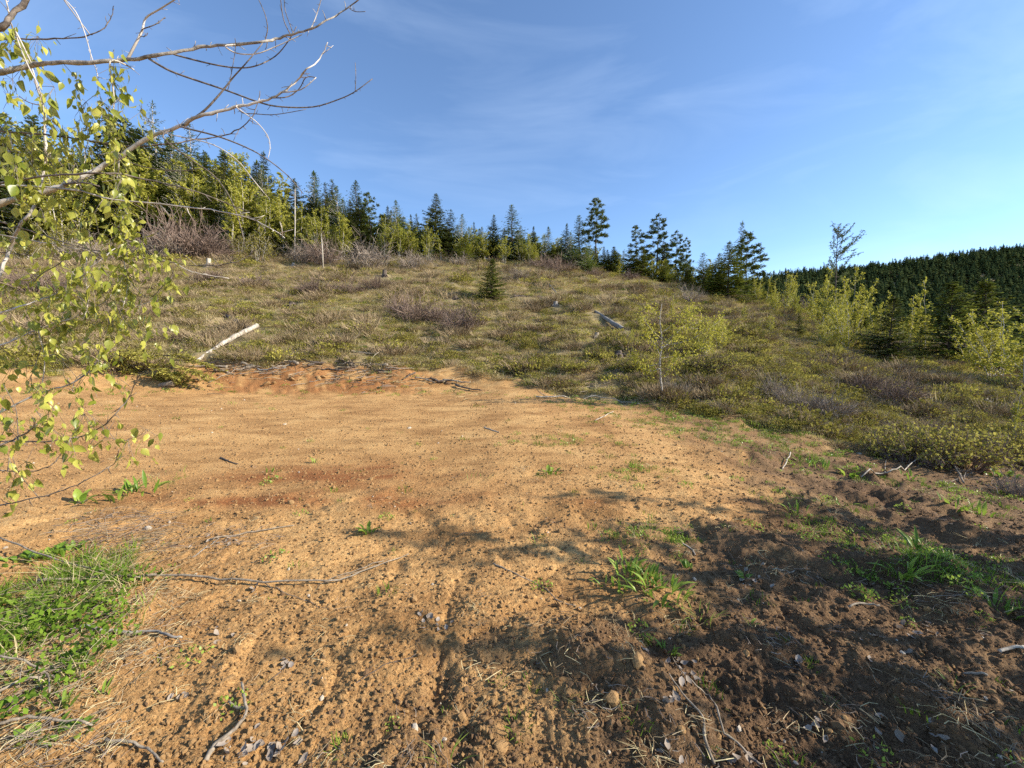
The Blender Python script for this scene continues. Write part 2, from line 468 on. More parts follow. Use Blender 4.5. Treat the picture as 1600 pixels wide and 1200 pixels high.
# ------------------------------------------------------------------ mesh helpers
class MB:
    def __init__(self, seed=0):
        self.v, self.f, self.t, self.n = [], [], [], 0
        self.r = random.Random(seed)

    def add(self, verts, faces, tint=0.5):
        b = self.n
        self.v.extend([tuple(p) for p in verts]); self.n += len(verts)
        for f in faces:
            self.f.append(tuple(b + i for i in f))
            self.t.append(tint)

    def tube(self, pts, rad, sides=5, tint=0.5, cap=True):
        pts = [Vector(p) for p in pts]
        k = len(pts)
        vs = []
        prev = None
        for i, p in enumerate(pts):
            d = (pts[min(i + 1, k - 1)] - pts[max(i - 1, 0)])
            if d.length < 1e-9:
                d = Vector((0, 0, 1))
            d.normalize()
            ref = prev if prev is not None else (Vector((0, 0, 1)) if abs(d.z) < 0.9 else Vector((1, 0, 0)))
            a = d.cross(ref)
            if a.length < 1e-6:
                a = d.cross(Vector((1, 0.3, 0)))
            a.normalize()
            b = d.cross(a).normalized()
            prev = a.cross(d).normalized() * 1.0
            r = rad[i] if isinstance(rad, (list, tuple)) else rad
            for s in range(sides):
                q = 2 * math.pi * s / sides
                vs.append(p + a * (r * math.cos(q)) + b * (r * math.sin(q)))
        fs = []
        for i in range(k - 1):
            for s in range(sides):
                s2 = (s + 1) % sides
                fs.append((i * sides + s, i * sides + s2, (i + 1) * sides + s2, (i + 1) * sides + s))
        if cap:
            fs.append(tuple(range(sides))[::-1])
            fs.append(tuple((k - 1) * sides + s for s in range(sides)))
        self.add(vs, fs, tint)

    def kite(self, p, d, side, length, width, tint=0.5):
        """a pointed leaf-like face"""
        m = p + d * (length * 0.45)
        self.add([p, m + side * (width * .5), p + d * length, m - side * (width * .5)], [(0, 1, 2, 3)], tint)

    def tri(self, p, d, side, length, width, tint=0.5):
        self.add([p - side * (width * .5), p + side * (width * .5), p + d * length], [(0, 1, 2)], tint)

    def mesh(self, name, mat, smooth=False):
        me = bpy.data.meshes.new(name)
        me.from_pydata(self.v, [], self.f)
        if mat is not None:
            me.materials.append(mat)
        if self.t:
            at_ = me.attributes.new('tint', 'FLOAT', 'FACE')
            at_.data.foreach_set('value', np.array(self.t, dtype=np.float32))
        if smooth:
            me.polygons.foreach_set('use_smooth', np.ones(len(me.polygons), dtype=bool))
        me.update()
        return me


def link(name, data, parent=None):
    o = bpy.data.objects.new(name, data)
    COL.objects.link(o)
    if parent is not None:
        o.parent = parent
    return o


LABELS = {}


def tag(o, label=None, cat=None, group=None, kind=None):
    if label:
        o['label'] = label
    if cat:
        o['category'] = cat
    if group:
        o['group'] = group
    if kind:
        o['kind'] = kind
    return o


def empty(name, loc, rz=0.0, sc=1.0):
    o = link(name, None)
    o.location = loc
    o.rotation_euler = (0, 0, rz)
    o.scale = (sc, sc, sc) if not isinstance(sc, (tuple, list)) else sc
    return o


def rvec(r):
    a, z = r.random() * 2 * math.pi, r.uniform(-1, 1)
    q = math.sqrt(1 - z * z)
    return Vector((q * math.cos(a), q * math.sin(a), z))


# ------------------------------------------------------------------ ground sheet
def build_ground():
    dep = np.linspace(R(74), R(6.3), 560)
    r1 = EYE / np.tan(dep)
    r2 = np.exp(np.linspace(math.log(r1[-1]), math.log(70), 190))[1:]
    r3 = np.exp(np.linspace(math.log(70), math.log(3900), 60))[1:]
    rr = np.concatenate([[0.12], r1[::1], r2, r3])
    th = np.arctan(np.linspace(-1.5, 1.5, 720))
    rest = np.linspace(th[-1], 2 * math.pi + th[0], 64)[1:-1]
    tt = np.concatenate([th, rest])
    nr, nt = len(rr), len(tt)
    X = rr[:, None] * np.sin(tt)[None]
    Y = rr[:, None] * np.cos(tt)[None]
    Z = height(X, Y)
    V = np.stack([X, Y, Z], -1).reshape(-1, 3)
    V = np.concatenate([V, [[0, 0, hz(0, 0)]]])
    i = np.arange(nr - 1)[:, None] * nt
    j = np.arange(nt)[None]
    j2 = (j + 1) % nt
    Q = np.stack([i + j, i + nt + j, i + nt + j2, i + j2], -1).reshape(-1, 4)
    # winding: seen from above
    Q = Q[:, ::-1]
    c = len(V) - 1
    T = np.stack([np.full(nt, c), np.arange(nt), (np.arange(nt) + 1) % nt], -1)[:, ::-1]
    me = bpy.data.meshes.new('ground')
    me.vertices.add(len(V)); me.vertices.foreach_set('co', V.astype(np.float32).ravel())
    loops = np.concatenate([Q.ravel(), T.ravel()]).astype(np.int32)
    me.loops.add(len(loops)); me.loops.foreach_set('vertex_index', loops)
    starts = np.concatenate([np.arange(len(Q)) * 4, len(Q) * 4 + np.arange(len(T)) * 3]).astype(np.int32)
    me.polygons.add(len(starts)); me.polygons.foreach_set('loop_start', starts)
    me.polygons.foreach_set('use_smooth', np.ones(len(starts), dtype=bool))
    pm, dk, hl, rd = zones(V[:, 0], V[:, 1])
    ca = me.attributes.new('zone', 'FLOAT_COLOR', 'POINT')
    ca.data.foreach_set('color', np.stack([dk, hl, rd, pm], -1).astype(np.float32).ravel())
    me.update(); me.validate()
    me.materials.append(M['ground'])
    o = link('ground', me)
    tag(o, 'orange dirt clearing, dark turned soil and rising vegetated hillside', None, None, 'structure')
    return o


build_ground()
# ------------------------------------------------------------------ tree shapes (unit: metres; reused by copies)
def conifer(seed, H, Rr, start=0.06, mat='spruce', whorl=0.30, per=6, power=0.85, droop=0.0, rag=0.35, spray=1.0, dens=1.0, up=0.55, tr=0.012,
            lean=0.0, gap=0.0, bark='conbark', oneside=0.0):
    """trunk mesh and crown mesh: whorls of boughs carrying many narrow needle sprays"""
    r = random.Random(seed)
    tk, cr = MB(seed), MB(seed + 1)
    k = 9
    bend = [Vector((lean * H * (i / k) ** 2 + r.uniform(-.01, .01) * H * .4, r.uniform(-.01, .01) * H * .4, H * i / k)) for i in range(k + 1)]
    bend[0] = Vector((0, 0, -0.25))
    tk.tube(bend, [max(H * tr * (1 - i / (k + .3)), 0.008) for i in range(k + 1)], 7)

    def axis(z):
        t = max(0, min(0.9999, z / H)) * k
        i = int(t)
        return bend[i].lerp(bend[i + 1], t - i)
    z = H * start
    ragmul = 1.0
    while z < H * 0.985:
        t = (z - H * start) / (H * (1 - start))
        ragmul = 0.6 * ragmul + 0.4 * r.uniform(1 - rag, 1 + rag)
        L0 = Rr * ((1 - t) ** power + 0.03) * ragmul
        if t < 0.10:
            L0 *= 0.72 + 2.6 * t
        n = max(3, int(round(per * (0.75 + 0.5 * r.random()))))
        a0 = r.random() * 6.283
        for j in range(n):
            if r.random() < gap:
                continue
            az = a0 + 6.283 * j / n + r.uniform(-.35, .35)
            L = L0 * r.uniform(0.62, 1.15)
            if oneside:
                L *= 1 + oneside * math.cos(az)
            el = -0.25 - droop + (up + 0.25 + droop) * t ** 0.8 + r.uniform(-.12, .12)
            out = Vector((math.cos(az), math.sin(az), 0))
            side = Vector((-math.sin(az), math.cos(az), 0))
            p0 = axis(z + r.uniform(-.4, .4) * whorl)
            p1 = p0 + out * (L * .5 * math.cos(el)) + Vector((0, 0, L * .5 * math.sin(el)))
            p2 = p0 + out * (L * math.cos(el)) + Vector((0, 0, L * math.sin(el) + 0.10 * L))
            tk.tube([p0, p1, p2], [max(0.012 * L + .004, .006), 0.008 * L + .003, 0.003], 3, cap=False)
            ns = max(3, int((L / 0.17) * dens))
            tb = r.uniform(0.0, 0.55)
            for s in range(ns):
                q = 0.12 + 0.90 * (s + r.random()) / ns
                pp = p0.lerp(p1, q * 2) if q < .5 else p1.lerp(p2, min(1.0, q * 2 - 1))
                ln = spray * (0.10 + 0.34 * L * (1 - 0.72 * q)) * r.uniform(.7, 1.25)
                ln = min(ln, 0.62)
                for sg in (-1, 1):
                    d = (out * r.uniform(.5, 1.1) + side * sg * r.uniform(.35, 1.0) + Vector((0, 0, r.uniform(-.38, .22)))).normalized()
                    nrm = (Vector((0, 0, 1)) + rvec(r) * .7).normalized()
                    sd = d.cross(nrm).normalized()
                    wd = max(0.045, ln * 0.30) * r.uniform(.7, 1.2)
                    tt = min(1, max(0, tb + r.uniform(-.2, .55)))
                    cr.kite(pp, d, sd, ln, wd, tt)
                    if r.random() < .75:
                        d2 = (d + side * sg * .8 + Vector((0, 0, r.uniform(-.5, .1)))).normalized()
                        cr.tri(pp + d * (ln * .3), d2, sd, ln * .62, wd * .8, tt)
                if r.random() < .55:
                    d = (out * .7 + Vector((0, 0, r.uniform(.2, .7))) + rvec(r) * .3).normalized()
                    cr.kite(pp, d, side, ln * .6, max(.045, ln * .22), min(1, tb + r.uniform(0, .6)))
        z += whorl * r.uniform(.75, 1.25) * (1 - 0.45 * t)
    for s in range(5):           # leader
        cr.kite(axis(H * (0.95 + .01 * s)), (Vector((0, 0, 1)) + rvec(r) * .35).normalized(), Vector((1, 0, 0)), 0.03 * H, 0.012 * H, .5)
    return tk.mesh('trunk', M[bark], True), cr.mesh('crown', M[mat])


def clump_pine(seed, H, Rr, start, mat='spruce', n=34, lean=0.0, oneside=0.0, tuft=0.55):
    """bare-trunked ragged pine: short boughs that end in dense tufts"""
    r = random.Random(seed)
    tk, cr = MB(seed), MB(seed + 1)
    k = 8
    bend = [Vector((lean * H * (i / k) ** 1.6, r.uniform(-.006, .006) * H, H * i / k)) for i in range(k + 1)]
    bend[0] = Vector((0, 0, -.25))
    tk.tube(bend, [max(H * .011 * (1 - i / (k + .2)), .012) for i in range(k + 1)], 7)

    def axis(z):
        t = max(0, min(.9999, z / H)) * k
        return bend[int(t)].lerp(bend[int(t) + 1], t - int(t))
    for s in range(6):           # dead stubs under the crown
        z = H * r.uniform(start * .35, start)
        a = r.random() * 6.28
        p = axis(z)
        tk.tube([p, p + Vector((math.cos(a), math.sin(a), r.uniform(-.2, .2))) * r.uniform(.2, .7)], [.02, .006], 3)
    for i in range(n):
        t = (i + r.random()) / n
        z = H * (start + (1 - start) * t)
        az = i * 2.4 + r.uniform(-.4, .4)
        L = Rr * ((1 - t) ** .65 * (0.55 + .45 * min(1, t * 6)) + .10) * r.uniform(.6, 1.15) * (1 + oneside * math.cos(az))
        el = -.12 + .5 * t + r.uniform(-.2, .2)
        out = Vector((math.cos(az) * math.cos(el), math.sin(az) * math.cos(el), math.sin(el)))
        p0 = axis(z)
        p1 = p0 + out * L
        tk.tube([p0, p0.lerp(p1, .5) + Vector((0, 0, -.04 * L)), p1], [.022, .014, .005], 3, cap=False)
        for c in range(max(2, int(L / .30))):
            pc = p0.lerp(p1, r.uniform(.35, 1.0)) + rvec(r) * .10
            tb = r.uniform(0, .5)
            for s in range(26):
                d = rvec(r); d.z = d.z * .55 + .15; d = (d + out * .45).normalized()
                sd = d.cross(rvec(r)).normalized()
                cr.kite(pc + rvec(r) * .12, d, sd, tuft * r.uniform(.45, 1.0) * (.55 + .45 * (1 - t)), .085, min(1, tb + r.uniform(-.1, .5)))
    return tk.mesh('trunk', M['conbark'], True), cr.mesh('crown', M[mat])


def sparse_larch(seed, H, Rr, start):
    """thin bare trunk, lopsided crown of kinked upswept boughs with short spurs"""
    r = random.Random(seed)
    tk, cr = MB(seed), MB(seed + 1)
    tk.tube([Vector((0, 0, -.2)), Vector((.03, 0, H * .4)), Vector((-.03, 0, H * .75)), Vector((0, 0, H))], [.06, .045, .03, .01], 7)

    def spurs(a, b, n):
        for i in range(n):
            p = a.lerp(b, r.random())
            d = (rvec(r) + Vector((0, 0, -.2))).normalized()
            l = r.uniform(.12, .30)
            tk.tube([p, p + d * l], [.012, .007], 3, cap=False)
            for k in range(9):
                q = p + d * l * r.random()
                e = rvec(r)
                cr.kite(q, e, e.cross(rvec(r)).normalized(), r.uniform(.05, .11), .035, r.random())
    for i in range(34):
        t = (i + r.random()) / 34
        z = H * (start + (1 - start) * t * .97)
        az = r.uniform(-1.1, 1.1) if r.random() < .62 else r.random() * 6.28
        right = math.cos(az) > .3
        L = Rr * ((1 - t) ** .5 * .8 + .12) * r.uniform(.5, 1.0) * (1.25 if right else .62)
        el = r.uniform(.25, .75) + (.25 * t)
        if t < .12:
            el = r.uniform(-.35, .25)
        p = Vector((0, 0, z)); d = Vector((math.cos(az) * math.cos(el), math.sin(az) * math.cos(el), math.sin(el)))
        P = [p]
        for k in range(5):
            d = (d + rvec(r) * .22 + Vector((0, 0, .06))).normalized()
            P.append(P[-1] + d * L / 5)
        tk.tube(P, [.022, .018, .014, .011, .008, .005], 4, cap=False)
        for k in range(1, 5):
            spurs(P[k], P[k + 1], max(2, int(L * 4)))
    return tk.mesh('trunk', M['conbark'], True), cr.mesh('crown', M['blue'])


def aspen(seed, H, Rr, mat='aspen', stems=1, leaves=1800, leaf=0.10, start=0.22, bark='palebark', spread=0.35, tr=0.009, clumped=0.5):
    """slender broadleaf sapling: ascending branches set with small leaves"""
    r = random.Random(seed)
    tk, cr = MB(seed), MB(seed + 1)
    tips = []
    for s in range(stems):
        a = r.random() * 6.28
        hh = H * (1 if s == 0 else r.uniform(.6, .97))
        base = Vector((math.cos(a), math.sin(a), 0)) * (0.0 if s == 0 else r.uniform(.05, .3) * Rr)
        lean_ = Vector((math.cos(a), math.sin(a), 0)) * (r.uniform(.0, spread) * Rr * (0.3 if stems == 1 else 1.6))
        k = 7
        ax = [base + lean_ * (i / k) ** 1.3 + Vector((r.uniform(-.02, .02), r.uniform(-.02, .02), 0)) * hh * .5 + Vector((0, 0, hh * i / k)) for i in range(k + 1)]
        ax[0] = base + Vector((0, 0, -.2))
        tk.tube(ax, [max(H * tr * (1 - i / (k + .4)) * (1 if stems == 1 else .6), .006) for i in range(k + 1)], 6)
        nb = int((22 if stems == 1 else 11) * (1.0 if H > 3 else .8))
        for b in range(nb):
            t = start + (1 - start) * (b + r.random()) / nb
            i = min(k - 1, int(t * k)); p0 = ax[i].lerp(ax[i + 1], t * k - i)
            az = r.random() * 6.28
            L = Rr * (1.05 - .75 * t) * r.uniform(.55, 1.2)
            el = r.uniform(.35, .95)
            d = Vector((math.cos(az) * math.cos(el), math.sin(az) * math.cos(el), math.sin(el)))
            p1 = p0 + d * (L * .55); p2 = p1 + (d + Vector((0, 0, .35))).normalized() * (L * .6)
            tk.tube([p0, p1, p2], [max(H * tr * .38 * (1 - t) + .004, .005), .005, .003], 3, cap=False)
            tips.append((p0, p1, p2, L))
            if r.random() < .7:
                q0 = p0.lerp(p1, r.uniform(.4, 1)); q1 = q0 + (d + rvec(r) * .7).normalized() * L * .5
                tk.tube([q0, q1], [.004, .0025], 3, cap=False)
                tips.append((q0, q0.lerp(q1, .5), q1, L * .6))
        tips.append((ax[-3], ax[-2], ax[-1], Rr * .5))
    wts = [t[3] + .05 for t in tips]
    for i in range(leaves):
        p0, p1, p2, L = r.choices(tips, wts)[0]
        q = r.random() ** .7 * 1.04
        p = (p0.lerp(p1, q * 2) if q < .5 else p1.lerp(p2, q * 2 - 1)) + rvec(r) * (0.03 + .12 * clumped * L)
        d = (rvec(r) + Vector((0, 0, -.35))).normalized()
        sd = d.cross(rvec(r)).normalized()
        cr.kite(p, d, sd, leaf * r.uniform(.6, 1.25), leaf * .75 * r.uniform(.7, 1.2), r.random())
    return tk.mesh('trunk', M[bark], True), cr.mesh('crown', M[mat])


def bare_shrub(seed, H, W, stems=130, mat='greytwig', thick=.009, leaves=0, leafmat=None, leaf=.05, arch=0.5):
    """a dome of fine bare stems with forks; optional first leaves"""
    r = random.Random(seed)
    st, lf = MB(seed), MB(seed + 1)
    for s in range(stems):
        big = s < 16
        a = r.random() * 6.28
        q = r.random() ** .6
        base = Vector((math.cos(a), math.sin(a), 0)) * (q * W * .22); base.z = -.06
        top = Vector((math.cos(a + r.uniform(-.3, .3)), math.sin(a + r.uniform(-.3, .3)), 0)) * (q * W * .5)
        top.z = H * math.sqrt(max(.05, 1 - (q * .88) ** 2)) * r.uniform(.35, 1.0) * (.8 + .3 * math.sin(3 * a + seed) )
        mid = base.lerp(top, .5) + Vector((0, 0, arch * .18 * H)) + rvec(r) * .05 * H
        tn = r.random()
        pts = [base, base.lerp(mid, .55) + rvec(r) * .03 * H, mid, mid.lerp(top, .55) + rvec(r) * .03 * H, top]
        tk_ = thick * (1.9 if big else .8)
        pts = [pts[0]] + [p_ + rvec(r) * .05 * H for p_ in pts[1:]]
        st.tube(pts, [tk_, tk_ * .85, tk_ * .65, tk_ * .5, tk_ * .3], 3, tn, cap=False)
        for f in range(4):
            i = r.randint(1, 3)
            p = pts[i].lerp(pts[i + 1], r.random())
            d = ((top - base).normalized() + rvec(r) * 1.1).normalized()
            l = H * r.uniform(.15, .38)
            st.tube([p, p + d * l * .6 + rvec(r) * .02 * H, p + d * l], [thick * .5, thick * .4, thick * .25], 3, tn, cap=False)
            for _ in range(leaves):
                pp = p + d * l * r.uniform(.2, 1.05)
                dd = (rvec(r) + Vector((0, 0, .3))).normalized()
                lf.kite(pp, dd, dd.cross(rvec(r)).normalized(), leaf * r.uniform(.6, 1.3), leaf * .7, r.random())
    a = st.mesh('stems', M[mat])
    b = lf.mesh('leaves', M[leafmat]) if leaves else None
    return a, b


TREES = {}
TREES['spruce'] = [conifer(14, 9, 2.2, .10, 'spruce', .36, 6, .75, rag=.7, gap=.2, lean=.02), conifer(15, 9, 2.6, .05, 'spruce', .30, 7, 1.15, rag=.5, gap=.1, lean=-.02), conifer(11, 9, 2.4, .05, 'spruce', .30, 7, .9), conifer(12, 9, 2.0, .08, 'spruce', .28, 7, .8, rag=.5), conifer(13, 9, 2.9, .04, 'spruce', .32, 7, 1.0, rag=.45, droop=.1)]
TREES['fir'] = [conifer(24, 7, 2.1, .03, 'fir', .30, 6, .75, rag=.65, gap=.15, lean=.02), conifer(21, 7, 2.0, .03, 'fir', .27, 7, .9), conifer(22, 7, 2.4, .03, 'fir', .26, 7, .95, rag=.45), conifer(23, 7, 1.7, .05, 'fir', .27, 6, .8, rag=.5)]
TREES['blue'] = [conifer(31, 8, 1.9, .08, 'blue', .28, 6, .85, dens=.8, spray=.8, rag=.45), conifer(32, 8, 1.5, .1, 'blue', .28, 6, .8, dens=.8, spray=.8, rag=.5)]
TREES['larch'] = [conifer(41, 8, 1.9, .08, 'larch', .25, 7, .85, dens=.85, spray=.62, up=.4, rag=.4, bark='palebark', tr=.009), conifer(42, 8, 2.3, .06, 'larch', .25, 7, .95, dens=.85, spray=.6, up=.4, rag=.45, bark='palebark', tr=.009), conifer(43, 8, 1.5, .05, 'larch', .24, 7, .8, dens=.9, spray=.6, up=.45, bark='palebark', tr=.008)]
TREES['aspen'] = [aspen(51, 6, 1.6, 'aspen', 4, 3400, .13), aspen(52, 6, 1.9, 'aspen', 5, 4000, .13, start=.12), aspen(53, 6, 1.2, 'aspen', 2, 2400, .12), aspen(54, 5, 1.5, 'aspen', 6, 3200, .12, start=.1, spread=.5)]
TREES['yellow'] = [aspen(61, 3.5, .95, 'shrubleaf', 5, 2200, .095, start=.10, spread=.5), aspen(62, 3.5, 1.2, 'shrubleaf', 7, 2800, .095, start=.08, spread=.6), aspen(63, 3.5, .7, 'shrubleaf', 3, 1400, .09, start=.12)]
TREES['youngfir'] = [conifer(71, 2.6, 1.05, .02, 'fir', .115, 8, .95, dens=2.6, spray=.62, rag=.3, tr=.014), conifer(72, 2.6, 1.0, .02, 'fir', .13, 8, .9, dens=2.0, spray=.7, rag=.4, tr=.014), conifer(73, 2.6, .95, .02, 'spruce', .13, 8, .9, dens=2.0, spray=.7, rag=.4, tr=.014)]
TREES['clump'] = [clump_pine(81, 12, 2.3, .46, n=52, tuft=.55)]
TREES['ragged'] = [clump_pine(82, 9, 2.0, .22, n=40, lean=-.06, oneside=.35, tuft=.5), clump_pine(83, 9, 1.9, .36, n=34, lean=.03, oneside=-.3, tuft=.5), clump_pine(84, 8, 2.6, .12, n=60, tuft=.5)]
TREES['oldspruce'] = [conifer(85, 13, 2.4, .35, 'blue', .40, 5, .75, rag=.6, gap=.25, dens=.75, spray=.9, tr=.010, bark='palebark')]
TREES['barelarch'] = [sparse_larch(91, 9, 3.3, .42)]
TREES['oliveshrub'] = [aspen(95, 2.2, .95, 'olive', 7, 2400, .075, start=.06, spread=.6), aspen(96, 2.2, 1.2, 'olive', 9, 3000, .075, start=.05, spread=.7)]
TREE_H = {'spruce': 9, 'fir': 7, 'blue': 8, 'larch': 8, 'aspen': 6, 'yellow': 3.5, 'youngfir': 2.6, 'clump': 12, 'ragged': 9, 'oldspruce': 13, 'barelarch': 9, 'oliveshrub': 2.2}
TREE_NAME = {'spruce': 'spruce_tree', 'fir': 'fir_tree', 'blue': 'conifer_tree', 'larch': 'larch_tree', 'aspen': 'aspen_sapling', 'yellow': 'leafy_shrub', 'youngfir': 'young_fir',
             'clump': 'pine_tree', 'ragged': 'pine_tree', 'oldspruce': 'conifer_tree', 'barelarch': 'larch_tree', 'oliveshrub': 'leafy_shrub'}
TREE_CAT = {'yellow': 'shrub', 'oliveshrub': 'shrub'}
_tr = random.Random(5)


def tree(kind, loc, h, label, group, var=None, wide=1.0, rz=None):
    v = TREES[kind]
    i = _tr.randrange(len(v)) if var is None else var
    s = h / (TREE_H[kind] if not (kind == 'aspen' and i == 3) else 5)
    if kind == 'ragged' and i == 2:
        s = h / 8
    o = empty(TREE_NAME[kind], loc, _tr.random() * 6.28 if rz is None else rz, (s * wide, s * wide * _tr.uniform(.85, 1.15), s))
    if rz is None:
        o.rotation_euler = (_tr.gauss(0, .03), _tr.gauss(0, .03), o.rotation_euler[2])
    tag(o, label, TREE_CAT.get(kind, 'tree'), group)
    link('trunk', v[i][0], o)
    link('crown', v[i][1], o)
    return o


def tree_px(kind, px, top, Y, label, group='trees along the hilltop', var=None, wide=1.0, rz=None):
    u = (px - 800) / FPX
    b = (600 - top) / FPX
    # distance along +Y; the column leans very little
    X = u * Y / (math.cos(PITCH) + b * math.sin(PITCH))
    z = hz(X, Y)
    ztop = at(px, top, Y).z
    return tree(kind, (X, Y, z - .03), max(.6, ztop - z), label, group, var, wide, rz)


HT = 'trees along the hilltop'
for a in [
    ('blue', 30, 172, 38, 'blue-green conifer top behind the topmost leaf clusters at the left edge', 0, 1.2),
    ('spruce', 205, 188, 44, 'broad dark spruce behind the hanging leaf curtain, left of the tall pale-topped conifer', 0, 1.3),
    ('oldspruce', 242, 160, 46, 'tallest conifer of the left wood, thin pale blue-green top crossed by the thick pale branch', 0, 1.0),
    ('oldspruce', 300, 194, 46, 'tall open conifer with a bare pale trunk, second tallest of the left wood', 0, 1.1),
    ('spruce', 343, 237, 43, 'dark pointed spruce between the open conifer and the yellow-green aspens', 1, 1.0),
    ('spruce', 411, 236, 47, 'tall dark spruce with a blunt shaggy top behind the bright aspens', 2, .8),
    ('aspen', 378, 262, 40, 'tall bright yellow-green aspen in front of the shaggy-topped spruce', 0, 1.2),
    ('aspen', 358, 290, 39, 'yellow-green aspen just right of the dark pointed spruce', 2, 1.1),
    ('aspen', 287, 262, 41, 'slender aspen with a white stem above the big purple-grey bush', 2, 1.3),
    ('fir', 240, 262, 41, 'full green fir below the tallest conifer of the left wood', 1, 1.2),
    ('fir', 325, 285, 40, 'green fir rising behind the big purple-grey bush', 1, 1.0),
    ('aspen', 468, 320, 40, 'pale olive aspen at the left foot of the slim larch spire', 1, 1.0),
    ('larch', 487, 267, 46, 'slim pale larch spire rising above the aspens left of the twin dark tops', 2, 1.0),
    ('spruce', 506, 284, 45, 'left of two dark spruce tops right of the slim larch spire', 1, .7),
    ('spruce', 521, 281, 46, 'right of two dark spruce tops right of the slim larch spire', 0, .75),
    ('larch', 531, 291, 44, 'green larch next to the two dark spruce tops', 0, .9),
    ('aspen', 500, 322, 39, 'leafy yellow-green aspen in the middle of the left belt', 1, 1.3),
    ('aspen', 530, 330, 39.5, 'leafy yellow-green aspen above the green fir with a white dead stem', 0, 1.3),
    ('blue', 553, 282, 47, 'pale blue-green spire left of the broken dark pine', 0, .9),
    ('spruce', 563, 307, 43, 'dense dark spruce under the pale blue-green spire', 2, .9),
    ('ragged', 580, 303, 43, 'dark pine with a bent broken top right of the pale spire', 0, .8),
    ('larch', 620, 313, 43, 'pale green larch above the bright aspen thicket', 1, 1.0),
    ('spruce', 603, 322, 46, 'small dark spruce top just left of the pale green larch', 1, .8),
    ('aspen', 600, 340, 40, 'bright upright aspen thicket right of the broken dark pine', 3, 1.1),
    ('aspen', 622, 348, 40, 'bright aspen below the pale green larch', 0, 1.2),
    ('spruce', 643, 337, 44, 'narrow dark spruce left of the big triangular spruce', 1, .8),
    ('spruce', 655, 334, 45, 'dark spruce touching the left side of the big triangular spruce', 0, .7),
    ('spruce', 680, 302, 44, 'big triangular dark spruce, the largest in the middle of the hilltop', 2, 1.05),
    ('spruce', 700, 326, 43, 'dark spruce leaning on the right side of the big triangular spruce', 0, .9),
    ('aspen', 665, 345, 40, 'yellow-green aspen at the foot of the big triangular spruce', 3, 1.0),
    ('larch', 721, 334, 43, 'pale green larch spire right of the big triangular spruce', 0, 1.0),
    ('fir', 723, 362, 40, 'low dark green fir in front of the pale larch spire', 1, 1.1),
    ('spruce', 739, 346, 47, 'small dark spruce tip seen behind the olive aspens', 1, .7),
    ('larch', 753, 354, 44, 'small pale larch left of the spruce behind the lone young fir', 2, .9),
    ('spruce', 768, 336, 43, 'dark spruce standing straight behind the lone young fir', 2, .9),
    ('blue', 800, 320, 43, 'tall blue-green conifer right of the spruce behind the lone young fir', 0, 1.1),
    ('larch', 812, 352, 42, 'pale larch at the right shoulder of the tall blue-green conifer', 1, 1.0),
    ('aspen', 788, 366, 40, 'green aspen below the tall blue-green conifer', 0, 1.2),
    ('aspen', 828, 368, 40, 'rounded golden-green aspen left of the bare pole', 3, 1.1),
    ('spruce', 831, 354, 44, 'dark spruce behind the rounded golden-green aspen', 1, .9),
    ('larch', 857, 354, 42, 'narrow pale conical larch right of the bare pole', 2, 1.0),
    ('spruce', 882, 349, 42, 'dark narrow spruce left of the pair of green larches', 1, .95),
    ('larch', 893, 362, 41, 'bushy green larch beside the dark narrow spruce', 1, 1.0),
    ('blue', 905, 335, 42, 'tall pale blue-green conifer left of the bare-trunked pine', 0, .95),
    ('larch', 916, 385, 40, 'low light green larch at the foot of the bare-trunked pine', 1, 1.3),
    ('clump', 932, 310, 43, 'tall pine with a long bare trunk and tufted dark crown standing clear of the hilltop', 0, .95),
    ('spruce', 934, 384, 44, 'small dark spruce right at the trunk of the bare-trunked pine', 0, 1.1),
    ('fir', 950, 390, 43, 'small dark fir right of the bare-trunked pine', 0, 1.0),
    ('fir', 960, 384, 42, 'small spiky fir halfway between the bare-trunked pine and the wind-bent pines', 2, 1.1),
    ('ragged', 998, 354, 42, 'wind-bent pine with a curled feathery top, left one of the ragged group', 0, .8),
    ('fir', 984, 380, 43, 'dark fir at the left flank of the curled-top pine', 0, .9),
    ('fir', 1006, 385, 41, 'dense green fir under the curled-top pine', 1, 1.1),
    ('ragged', 1027, 338, 43, 'tallest ragged pine with a leaning tufted top', 1, .9),
    ('spruce', 1038, 376, 42, 'dark spruce under the leaning tufted top of the tallest ragged pine', 0, .9),
    ('ragged', 1056, 363, 43, 'ragged dark pine left of the slim twin pine', 1, .8),
    ('ragged', 1072, 373, 43, 'slim ragged pine with two pale bare trunks, last of the ragged group', 1, .6),
    ('fir', 1040, 408, 40, 'low dark fir at the foot of the ragged pines', 1, 1.1),
    ('fir', 1101, 394, 40, 'light green fir right of the ragged pines', 0, 1.1),
    ('fir', 1076, 412, 41, 'small grey-green fir under the slim ragged pine', 2, 1.0),
    ('fir', 1122, 396, 38, 'narrow fir left of the large fir with a thin leader', 2, 1.0),
    ('fir', 1140, 376, 36, 'large green fir with a long thin leader spreading low at the slope edge', 1, 1.05),
    ('ragged', 1168, 365, 42, 'broad dark many-layered pine under the pale larch spire at the right of the hilltop', 2, .75),
    ('blue', 1161, 343, 44, 'pale feathery spire standing over the broad dark pine', 1, .7),
    ('barelarch', 1310, 352, 40, 'lone larch with a bare thin trunk and lopsided sparse crown against the sky', 0, 1.0),
]:
    tree_px(a[0], a[1], a[2], a[3], a[4], HT, a[5], a[6] * (1.55 if a[0] in ('spruce', 'blue', 'larch', 'fir', 'ragged') else 1.15 if a[0] == 'clump' else 1), rz=0.2 if a[0] in ('ragged', 'clump', 'barelarch') else None)

THICKET = []
